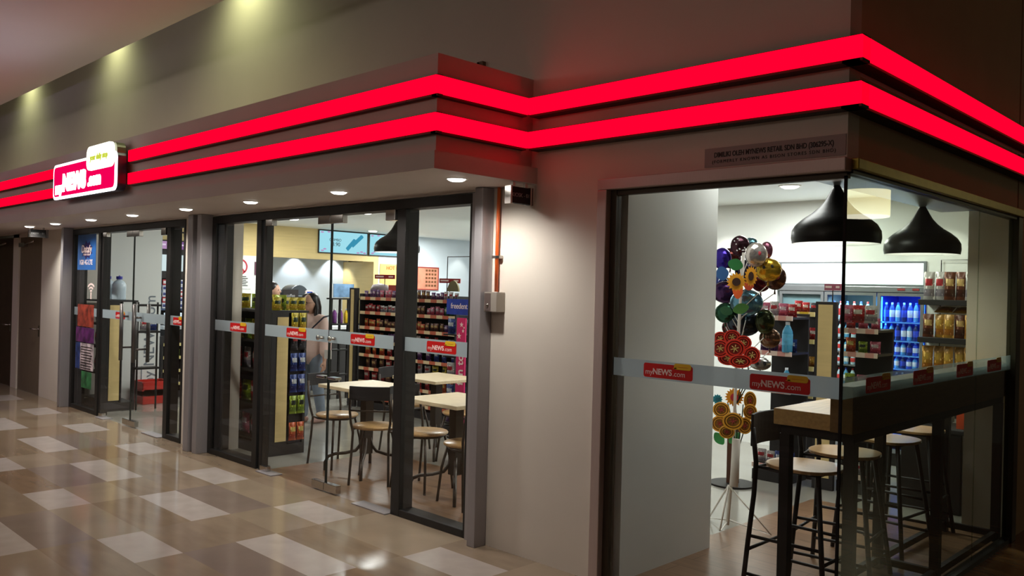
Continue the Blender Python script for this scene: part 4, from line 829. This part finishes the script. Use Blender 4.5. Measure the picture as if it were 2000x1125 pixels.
r3 = rack('rack with pink price rails right of the beige board', (-1.40, 3.24, 0), 0, .31, .35, 1.35, [1.345, 1.15, .86, .52, .15], tag_p, False)
stock((-1.39, 3.24, 0), 0, .30, [1.345, 1.15, .86, .52, .15], [['red', 'pink', 'pink'], ['orange', 'lime', 'pink'], ['lime', 'pink', 'purple'], ['white', 'red'], ['white']], .076, '%s pouch on the %s shelf of the rack right of the beige board', 'pouch', 'right window rack', .08, .12, .66, 'pouch')
for k in range(3): put(PK[('pink', 'red', 'white')[k]], 'pouch', ['pink', 'red', 'white'][k]+' pouch hanging above the rack right of the beige board', 'pouch', 'hanging pouches', (-1.34+.1*k, 3.22, 1.4), 0, .85)
bottlemesh('cleaner', .04, .24, (70, 150, 190), (90, 170, 210), (220, 230, 240))
put(BT['cleaner'], 'detergent_bottle', 'blue detergent bottle on the second shelf of the end rack by the balloons', 'bottle', None, (-1.80, 3.06+.06, 1.12), 0, 1.1)
put(BT['cleaner'], 'detergent_bottle', 'blue detergent bottle on the third shelf of the end rack by the balloons', 'bottle', None, (-1.80, 3.12, .80), 0, .8)
stalk((-1.45, 3.2, 0), 1.66, .14, 'small pink sign bar on a stalk above the beige board', 0, (170, 90, 110), 1.564)
t = thing('refuse_bin', 'black bin with low lid beyond the bar legs', 'bin', (-.62, 3.3, 0))
MB().box(-.86, -.42, 3.15, 3.5, 0, .60).build('bin_body', blackm, t, bev=.01); MB().box(-.88, -.4, 3.13, 3.52, .60, .64).build('lid', board, t, bev=.01)
tag(MB().box(-.48, -.34, 3.2, 3.22, .62, .98).build('orange_card', mat('orange_card', (220, 80, 30), .5, var=.2)), 'orange printed card standing behind the bar legs', 'card')
tag(MB().box(-.85, -.62, 3.4, 3.55, .78, .93).build('red_carton', mat('red_carton', (170, 30, 30), .5, var=.1)), 'dark red carton seen over the far stool seats', 'carton')
tag(MB().box(-.86, -.6, 3.3, 3.56, .641, .779).build('grey_carton', board), 'dark carton under the red one on the bin', 'carton')
# ================================================================== balloons and paper flowers
t = thing('balloon_stand', 'white wire floor stand holding balloons and paper flowers', 'stand', (-1.39, 1.42, 0))
wh = mat('wire_white', (214, 206, 196), .4)
MB().tube([(-1.40, 1.5, .03), (-1.40, 1.55, .45), (-1.42, 1.6, 1.1), (-1.43, 1.68, 1.9)], .011).build('pole', wh, t)
for a in ((-1.40, 1.40), (-1.12, 1.58), (-1.62, 1.62)):
    MB().tube([(-1.40, 1.5, .30), (a[0], a[1], .008), (-1.40, 1.52, .06)], .006).build('foot', wh, t)
MB().tube([(-1.36, 1.5, .30), (-1.36, 1.52, .62)], .028, 14).build('holder_tube', wh, t)
t = thing('round_base_stand', 'brown post on a flat round black floor base behind the balloon stand', 'stand', (-2.08, 2.8, 0))
MB().cyl((-2.08, 2.75), .19, 0, .015, 36).build('base_plate', blackm, t); MB().box(-2.12, -2.04, 2.72, 2.79, .015, .6).build('post', mat('post_brown', (90, 50, 30), .5), t)
vd = Vector((.49, -.86, 0)).normalized()
def balloon(nm, x, y, z, rx, rz, col, label, rough=.16, metal=.75, extra=None):
    rr_ = Matrix.Rotation(math.atan2(vd.x, -vd.y)+random.uniform(-.3, .3), 3, 'Z'); b = MB(); n, m_ = 24, 12; vs = []; fs = []
    for j in range(m_+1):
        tt = PI*j/m_
        for k in range(n):
            a = 2*PI*k/n; w = 1+.035*math.sin(12*a)*math.sin(tt)**4
            vs.append(Vector((x, y, z))+rr_ @ Vector((rx*w*math.sin(tt)*math.cos(a), -.55*min(rx, rz)*math.cos(tt), rz*w*math.sin(tt)*math.sin(a))))
    for j in range(m_):
        for k in range(n): fs.append((j*n+k, j*n+(k+1) % n, (j+1)*n+(k+1) % n, (j+1)*n+k))
    b.add(vs, fs, 0, True)
    t = thing('foil_balloon', label, 'balloon', (x, y, z-rz), 0, 'foil balloons on the stand')
    b.build('balloon_skin', mat('bal_'+nm, col, rough, metal, var=.45, scale=16, bump=.5), t)
    MB().tube([(x, y, z-rz), (x, y, z-rz-.03)], [.004, .008]).build('neck', mat('bal_'+nm, col), t); MB().tube([(x, y, z-rz-.02), (-1.42, 1.64, max(z-rz-.2, 1.0))], .003, 6).build('stick', mat('wire_white', (214, 206, 196), .4), t)
    if extra:
        for (u, v, r, c) in extra:
            p = Vector((x, y, z))+rr_ @ Vector((u*rx, -.55*min(rx, rz)*math.sqrt(max(.05, 1-u*u-v*v))-.001, v*rz)); MB().ell(p, (r, r*.4, r), 12, 8).build('printed_spot', mat('spot_%d' % c[0], c, .4), t)
    return t
BL = [('dots', -1.47, 1.70, 1.95, .054, .061, (70, 40, 50), 'topmost foil balloon, dark with pale dots', [(random.uniform(-.7, .7), random.uniform(-.6, .7), .005, (240, 236, 236)) for k in range(14)]),
('teal', -1.47, 1.85, 1.97, .042, .040, (90, 130, 140), 'teal foil balloon just right of the dotted one', None), ('silver', -1.29, 1.60, 1.88, .063, .071, (200, 190, 185), 'crumpled silver foil balloon', [(.1, .1, .014, (200, 60, 70))]), ('mauve', -1.32, 1.80, 1.92, .035, .052, (150, 90, 110), 'mauve foil balloon behind the silver one', None),
('purple', -1.61, 1.70, 1.86, .053, .066, (60, 40, 150), 'violet foil balloon at the upper left of the bunch', None), ('maroon', -1.63, 1.85, 1.87, .063, .063, (90, 40, 34), 'maroon foil balloon behind the violet one', None), ('gold', -1.25, 1.70, 1.78, .072, .068, (200, 160, 50), 'gold foil balloon at the right of the bunch', [(-.3, .2, .012, (40, 30, 30)), (.3, .3, .012, (40, 30, 30))]),
('brown', -1.26, 1.82, 1.73, .062, .073, (96, 66, 52), 'bronze foil balloon beneath the gold one', [(.2, .1, .022, (190, 60, 90))]), ('bluegrey', -1.41, 1.70, 1.55, .078, .078, (90, 130, 150), 'large grey blue foil balloon in the middle of the bunch', [(.5, .3, .008, (20, 20, 30))]), ('dgreen', -1.60, 1.75, 1.47, .053, .053, (30, 70, 50), 'dark green foil balloon left of the green paper leaves', None),
('black', -1.49, 1.82, 1.40, .097, .079, (50, 56, 66), 'widest foil balloon, dark slate, above the red flowers', None), ('olive', -1.33, 1.82, 1.42, .056, .074, (60, 66, 40), 'olive foil balloon right of the dark slate one', None), ('plum', -1.66, 1.85, 1.62, .068, .059, (70, 40, 80), 'plum foil balloon low on the left of the bunch', None), ('silverblack', -1.24, 1.60, 1.14, .058, .038, (170, 170, 165), 'silver and black foil balloon under the red flowers', [(-.3, .1, .016, (24, 24, 24)), (.4, .1, .014, (24, 24, 24))])]
BL += [('ink', -1.55, 1.95, 1.78, .07, .07, (50, 44, 60), 'black violet foil balloon deep in the middle of the bunch', None), ('wine', -1.42, 1.92, 1.70, .06, .06, (96, 30, 44), 'wine red foil balloon behind the sunflowers', None), ('pine', -1.53, 1.95, 1.55, .07, .07, (34, 60, 56), 'pine green foil balloon deep behind the plum one', None),
('rosewood', -1.66, 1.95, 1.36, .06, .06, (84, 44, 40), 'rosewood foil balloon low at the left edge', None), ('cobalt', -1.72, 1.95, 1.66, .06, .06, (40, 50, 130), 'cobalt foil balloon at the left edge behind the plum one', None), ('gloss', -1.33, 1.9, 1.30, .06, .06, (120, 90, 70), 'copper foil balloon behind the red flowers', None)]
for a in BL: balloon(*a[:4], a[4]*(1.5 if a[0] in ('dgreen', 'plum', 'navy', 'bluegrey') else 1.24), a[5]*(1.4 if a[0] in ('dgreen', 'plum') else 1.2), a[6], a[7], extra=a[8])
def flat_at(x, y, z):
    r = Matrix.Rotation(math.atan2(vd.x, -vd.y), 3, 'Z'); return lambda u, v, w=0: Vector((x, y, z))+r @ Vector((u, -w, v))
def fprism(b, P, pts, w0, w1, mi=0):
    n = len(pts); vs = [P(u, v, w1) for u, v in pts]+[P(u, v, w0) for u, v in pts]
    return b.add(vs, [tuple(range(n)), tuple(range(2*n-1, n-1, -1))]+[(i, i+n, (i+1) % n+n, (i+1) % n) for i in range(n)], mi)
def leafpaper(x, y, z, rx, rz, col, label, name='paper_leaf', cat='paper leaf', tilt=0.3):
    P = flat_at(x, y, z); b = MB(); pts = []
    for k in range(24):
        a = 2*PI*k/24; u = rx*math.cos(a); v = rz*math.sin(a)*(1-.35*abs(math.cos(a))**2); pts.append((u*math.cos(tilt)-v*math.sin(tilt), u*math.sin(tilt)+v*math.cos(tilt)))
    fprism(b, P, pts, 0, .006); return tag(b.build(name, mat('paper_%d_%d_%d' % col, col, .6, var=.1)), label, cat, 'paper shapes among the balloons')
leafpaper(-1.40, 1.52, 1.81, .041, .052, (30, 110, 50), 'green rounded paper leaf above the sunflowers', tilt=1.3); leafpaper(-1.53, 1.57, 1.75, .045, .05, (40, 90, 150), 'mid blue rounded paper shape left of the sunflowers', tilt=.2)
leafpaper(-1.67, 1.68, 1.72, .045, .055, (30, 50, 120), 'dark blue paper shape at the left edge of the bunch', tilt=.2); leafpaper(-1.40, 1.56, 1.63, .034, .056, (226, 96, 40), 'orange paper petal beneath the sunflowers', tilt=0); leafpaper(-1.34, 1.6, 1.67, .034, .036, (190, 70, 40), 'rust paper petal right of the orange one', tilt=0)
leafpaper(-1.34, 1.50, 1.51, .055, .036, (70, 120, 50), 'bright green paper leaf on the grey blue balloon'); leafpaper(-1.48, 1.55, 1.49, .045, .032, (40, 90, 56), 'dark green paper leaf beside the bright green one', tilt=-.3)
leafpaper(-1.54, 1.60, .59, .05, .034, (60, 150, 80), 'green paper leaf left of the yellow flower stems', tilt=-.9); leafpaper(-1.42, 1.60, .61, .05, .034, (70, 160, 90), 'green paper leaf right of the yellow flower stems', tilt=.8)
def sunflower(x, y, z, r, sx, label, n=16, col=(236, 160, 30), cc=(60, 30, 14)):
    t = thing('paper_sunflower', label, 'paper flower', (x, y, z), 0, 'paper flowers'); P = flat_at(x, y, z); b = MB(); pts = []
    for k in range(2*n): a = PI*k/n; q = r if k % 2 == 0 else r*.76; pts.append((q*math.cos(a)*sx, q*math.sin(a)))
    fprism(b, P, pts, 0, .008); b.build('petals', mat('petal_%d' % col[1], col, .6, var=.1), t)
    c = MB(); fprism(c, P, [(.42*r*sx*math.cos(2*PI*k/20), .42*r*math.sin(2*PI*k/20)) for k in range(20)], .008, .02); c.build('flower_centre', mat('centre_%d' % cc[0], cc, .7, var=.2), t); return t
sunflower(-1.35, 1.45, 1.69, .066, 1, 'larger orange paper sunflower in the balloon bunch'); sunflower(-1.27, 1.50, 1.73, .072, .6, 'narrow orange paper sunflower turned to the right'); sunflower(-1.44, 1.62, .89, .066, 1, 'orange paper sunflower with red heart, below the sticker band', 18, cc=(190, 50, 60)); sunflower(-1.62, 1.7, .85, .038, 1, 'small turquoise paper flower at the left', 12, (40, 150, 170), (30, 110, 130))
def ringflower(x, y, z, r, rz, col, label, cc):
    t = thing('paper_flower', label, 'paper flower', (x, y, z), 0, 'paper flowers'); P = flat_at(x, y, z); b = MB(); n = 24
    for k0, k1, w in ((1.0, .84, .014), (.70, .60, .010)):
        for k in range(n):
            a, c = 2*PI*k/n, 2*PI*(k+1)/n; fprism(b, P, [(r*k0*math.cos(a), rz*k0*math.sin(a)), (r*k0*math.cos(c), rz*k0*math.sin(c)), (r*k1*math.cos(c), rz*k1*math.sin(c)), (r*k1*math.cos(a), rz*k1*math.sin(a))], 0, w)
    b.build('petal_rim', mat('rim_%d_%d' % col[:2], col, .6, var=.08), t)
    d = MB(); dc = tuple(int(v*.62) for v in col); fprism(d, P, [(r*.84*math.cos(2*PI*k/n), rz*.84*math.sin(2*PI*k/n)) for k in range(n)], -.004, .002); d.build('petal_sheet', mat('sheet_%d_%d' % dc[:2], dc, .6, var=.15), t)
    s = MB()
    for k in range(6): a = PI*k/3+.3; s.tube([P(0, 0, .006), P(.4*r*math.cos(a), .4*rz*math.sin(a), .012)], .0028, 5)
    s.build('stamens', mat('stamen_%d' % cc[0], cc, .6), t); return t
for i, a in enumerate([(-1.49, 1.50, 1.23, .053, .051), (-1.35, 1.45, 1.24, .055, .054), (-1.44, 1.57, 1.31, .047, .042), (-1.36, 1.58, 1.275, .046, .042), (-1.25, 1.50, 1.20, .045, .049), (-1.29, 1.42, 1.16, .062, .037), (-1.56, 1.62, 1.29, .043, .042), (-1.47, 1.58, 1.16, .06, .04)]):
    ringflower(*a[:3], a[3]*1.22, a[4]*1.2, (222, 50, 26), ['left of the front pair of', 'front middle one of the', 'upper middle one of the', 'upper right one of the', 'right hand edge one of the', 'lowest wide one of the', 'upper left one of the', 'lower left one of the'][i]+' red ring petal paper flowers', (210, 190, 110))
for i, a in enumerate([(-1.47, 1.50, .81, .050, .047), (-1.32, 1.62, .88, .037, .056), (-1.29, 1.57, .81, .040, .047), (-1.35, 1.45, .75, .060, .052), (-1.52, 1.57, .70, .051, .051), (-1.30, 1.52, .72, .042, .050), (-1.40, 1.46, .67, .045, .039)]):
    ringflower(*a[:3], a[3]*1.15, a[4]*1.12, (226, 160, 40), ['upper left', 'topmost right', 'middle right', 'front centre', 'far left lower', 'lower right', 'lowest'][i]+' yellow ring petal paper flower under the sticker band', (170, 50, 50))
t = thing('flower_stems', 'bundle of dark flower stems rising from the white holder', 'stems', (-1.38, 1.52, .3))
for k in range(4): MB().tube([(-1.36, 1.52, .5), (-1.40+.03*k-.02, 1.58, .7), (-1.48+.06*k, 1.6, .85)], .004, 6).build('stem', mat('stem_dark', (40, 60, 36), .6), t)
for k in range(3): MB().tube([(-1.42, 1.62, .85), (-1.40+.03*k, 1.64, 1.0), (-1.46+.06*k, 1.6, 1.2)], .004, 6).build('stem', mat('stem_dark', (40, 60, 36), .6), t)
# ================================================================== people
def body(name, m, chains, ells, parent, vox=.014, smooth=4):
    b = MB()
    for pts, rs in chains:
        b.tube(pts, rs, 14)
        for p, r in zip(pts, rs): b.ell(p, (r, r, r), 14, 8)
    for e in ells: b.ell(e[0], e[1], 20, 14)
    o = b.build(name, m, None); local(o, parent)
    r = o.modifiers.new('skin', 'REMESH'); r.mode = 'VOXEL'; r.voxel_size = vox; r.use_smooth_shade = True
    s = o.modifiers.new('smooth', 'SMOOTH'); s.iterations = smooth; s.factor = .5
    return o
def hand(base, d, side, curl=.35):
    """chains for five fingers from the wrist; d = pointing direction, side = across the palm"""
    d = Vector(d).normalized(); side = Vector(side).normalized(); nrm = d.cross(side); base = Vector(base); out = []
    out.append(([base, base+d*.045, base+d*.07], [.018, .023, .021]))
    for k, L in enumerate((.058, .066, .062, .048)):
        r0 = base+d*.078+side*(.027-.018*k); p1 = r0+d*L*.45+nrm*L*curl*.25; p2 = p1+d*L*.3+nrm*L*curl*.55; p3 = p2+d*L*.18+nrm*L*curl*.7
        out.append(([r0, p1, p2, p3], [.0085, .008, .0072, .006]))
    t0 = base+d*.03+side*.022; out.append(([t0, t0+side*.026+d*.02, t0+side*.032+d*.048+nrm*.01], [.0105, .009, .007]))
    return out
skin = mat('skin', (206, 160, 136), .5, var=.04); hairm = mat('hair_black', (26, 18, 18), .4, var=.2, scale=30)
W0 = thing('person', 'woman in a loose pale pink blouse and grey blue jeans walking with her head bowed', 'person', (-6.90, 1.66, 0), .25)
# local: faces -y, her right hand side is -x
fe = [((-.115, .02, .045), (-.10, .02, .42), (-.085, 0, .78)), ((.06, .13, .05), (.09, .03, .43), (.085, 0, .78))]
ch_ = []
for a, k, h in fe: ch_.append(([a, k, h], [.035, .05, .075])); ch_.append(([(a[0], a[1]+.03, .03), (a[0]-.01, a[1]-.12, .025)], [.032, .026]))
ch_ += [([(0, 0, .80), (0, .01, .95), (0, 0, 1.12), (0, .0, 1.20)], [.105, .09, .105, .075]), ([(-.15, 0, 1.19), (0, 0, 1.215), (.15, 0, 1.19)], [.045, .05, .045]), ([(0, 0, 1.20), (0, -.02, 1.29)], [.042, .04]),
        ([(-.16, 0, 1.18), (-.20, -.01, .97), (-.17, -.12, .80)], [.042, .034, .024]), ([(.16, 0, 1.18), (.21, .0, .95), (.245, -.04, .75)], [.042, .034, .024])]
ch_ += hand((-.168, -.125, .79), (.1, -.5, -1), (.3, -1, .3)); ch_ += hand((.246, -.042, .745), (.08, -.15, -1), (0, -1, 0))
b_ = body('body', skin, ch_, [((0, -.045, 1.385), (.072, .088, .105)), ((0, -.085, 1.335), (.045, .05, .045)), ((0, -.138, 1.365), (.011, .018, .02)), ((-.074, -.03, 1.375), (.01, .018, .026)), ((.074, -.03, 1.375), (.01, .018, .026))], W0, .009, 3)
hc = [([(0, .02, 1.42), (0, .055, 1.34), (0, .06, 1.2), (0, .06, 1.08)], [.07, .07, .065, .03]), ([(-.062, -.02, 1.42), (-.078, -.02, 1.32), (-.085, -.05, 1.18), (-.08, -.085, 1.05)], [.028, .025, .024, .012]), ([(.062, -.02, 1.42), (.08, -.01, 1.32), (.09, -.03, 1.18), (.085, -.08, 1.04)], [.028, .03, .03, .014])]
body('hair', hairm, hc, [((0, -.005, 1.425), (.086, .092, .085)), ((0, .03, 1.38), (.08, .07, .10))], W0, .009, 3)
fc = MB()
for s in (-1, 1): fc.ell((s*.028, -.124, 1.392), (.011, .006, .005), 10, 6)
local(fc.build('eyes', ink, W0), W0); local(MB().ell((0, -.128, 1.328), (.018, .006, .005), 10, 6).build('mouth', mat('lips', (170, 80, 80), .5), W0), W0)
gl_ = MB()
for s in (-1, 1): gl_.tube([(s*.031+.023*math.cos(2*PI*k/14), -.136, 1.388+.017*math.sin(2*PI*k/14)) for k in range(15)], .0018, 5); gl_.tube([(s*.054, -.136, 1.39), (s*.074, -.03, 1.39)], .0018, 5)
gl_.tube([(-.01, -.138, 1.39), (.01, -.138, 1.39)], .0018, 5); local(gl_.build('glasses', ink, W0), W0)
body('blouse', mat('blouse_pink', (226, 196, 186), .8, var=.06, scale=8), [([(0, .0, .84), (0, .0, .98), (0, 0, 1.12), (0, 0, 1.205)], [.165, .155, .14, .08]), ([(-.16, 0, 1.195), (0, 0, 1.215), (.16, 0, 1.195)], [.065, .062, .065]), ([(-.165, 0, 1.18), (-.21, -.01, 1.0), (-.205, -.06, .90)], [.062, .066, .062]), ([(.165, 0, 1.18), (.225, 0, .98), (.245, -.03, .84)], [.062, .068, .066])], [], W0, .012, 5)
body('jeans', mat('jeans_grey', (140, 154, 172), .8, var=.1, scale=12), [([(-.115, .02, .10), (-.105, .02, .42), (-.085, 0, .76), (-.05, 0, .84)], [.052, .068, .092, .09]), ([(.062, .125, .10), (.09, .03, .43), (.085, 0, .76), (.05, 0, .84)], [.052, .068, .092, .09])], [], W0, .012, 4)
body('shoes', mat('shoe_pale', (176, 140, 130), .6), [([(-.115, .06, .035), (-.125, -.06, .03), (-.128, -.11, .025)], [.036, .036, .028]), ([(.06, .17, .04), (.055, .05, .033), (.05, .0, .028)], [.036, .036, .028])], [], W0, .012, 2)
bag = tag(MB().box(-.26, -.09, -.21, -.11, .66, .86).build('shoulder_bag', mat('bag_navy', (24, 22, 44), .6, var=.1), None, bev=.02), 'navy shoulder bag hanging at the woman\'s hip', 'bag')
bag.location = (-6.79, 1.71, 0); bag.rotation_euler = (0, 0, .3)
sp_ = MB().tube([(-.17, -.14, .86), (-.10, -.165, 1.0), (.02, -.15, 1.12), (.10, -.07, 1.235), (.11, .02, 1.25)], .009, 6).build('strap', mat('bag_navy', (24, 22, 44)), None); local(sp_, bag)
pp = tag(MB().box(.17, .27, -.13, -.125, .77, .87).build('paper_slip', mat('paper_white', (226, 220, 214), .7)), 'white printed slip held in the woman\'s lowered hand', 'paper'); pp.location = (-6.79, 1.71, 0); pp.rotation_euler = (0, 0, .3)
def figure(label, loc, rz, top, h=1.0, col=(24, 24, 28)):
    P = thing('person', label, 'person', loc, rz); cl = mat('cloth_%d_%d' % (col[0], col[1]), col, .8, var=.15)
    c = [([(-.09, 0, .06), (-.09, 0, .45), (-.085, 0, .82)], [.04, .055, .08]), ([(.09, 0, .06), (.09, 0, .45), (.085, 0, .82)], [.04, .055, .08]), ([(0, 0, .85), (0, 0, 1.05), (0, 0, 1.27)], [.11, .1, .1]), ([(0, 0, 1.28), (0, -.01, 1.38)], [.045, .042]), ([(-.17, 0, 1.28), (-.21, -.02, 1.03), (-.15, -.2, .98)], [.045, .036, .026]), ([(.17, 0, 1.28), (.21, -.02, 1.03), (.15, -.2, .98)], [.045, .036, .026])]
    c += hand((-.15, -.2, .98), (.2, -1, 0), (1, .2, 0)); c += hand((.15, -.2, .98), (-.2, -1, 0), (-1, .2, 0))
    body('body', skin, c, [((0, -.01, 1.47), (.075, .092, .11)), ((0, -.105, 1.46), (.01, .018, .02)), ((-.076, 0, 1.46), (.01, .018, .026)), ((.076, 0, 1.46), (.01, .018, .026))], P, .01, 3)
    e = MB(); [e.ell((s*.028, -.096, 1.485), (.011, .006, .005), 8, 6) for s in (-1, 1)]; local(e.build('eyes', ink, P), P); local(MB().ell((0, -.09, 1.42), (.018, .008, .005), 8, 6).build('mouth', mat('lips', (170, 80, 80), .5), P), P)
    body('hair', hairm, [([(0, .03, 1.5), (0, .05, 1.38)], [.07, .06])], [((0, .015, 1.51), (.088, .095, .09))], P, .01, 3)
    body('jacket', cl, [([(0, 0, .86), (0, 0, 1.05), (0, 0, 1.29)], [.145, .135, .12]), ([(-.17, 0, 1.29), (0, 0, 1.31), (.17, 0, 1.29)], [.06, .06, .06]), ([(-.175, 0, 1.28), (-.22, -.02, 1.04), (-.17, -.16, 1.0)], [.06, .055, .045]), ([(.175, 0, 1.28), (.22, -.02, 1.04), (.17, -.16, 1.0)], [.06, .055, .045])], [], P, .013, 4)
    body('trousers', mat('trouser_dark', (30, 30, 34), .8), [([(-.09, 0, .08), (-.09, 0, .45), (-.085, 0, .82)], [.052, .066, .095]), ([(.09, 0, .08), (.09, 0, .45), (.085, 0, .82)], [.052, .066, .095])], [], P, .013, 4)
    P.scale = (h, h, h); return P
figure('person in black at the counter, head half hidden behind the thick mullion', (-9.12, 2.42, 0), 2.2, None, 1.02)
figure('person in black standing by the coffee machine, back turned', (-8.35, 2.52, 0), 2.6, None, .93)
figure('cashier in dark red behind the till, seen through the left doors', (-11.0, 2.33, 0), 1.2, None, .95, (110, 24, 28))
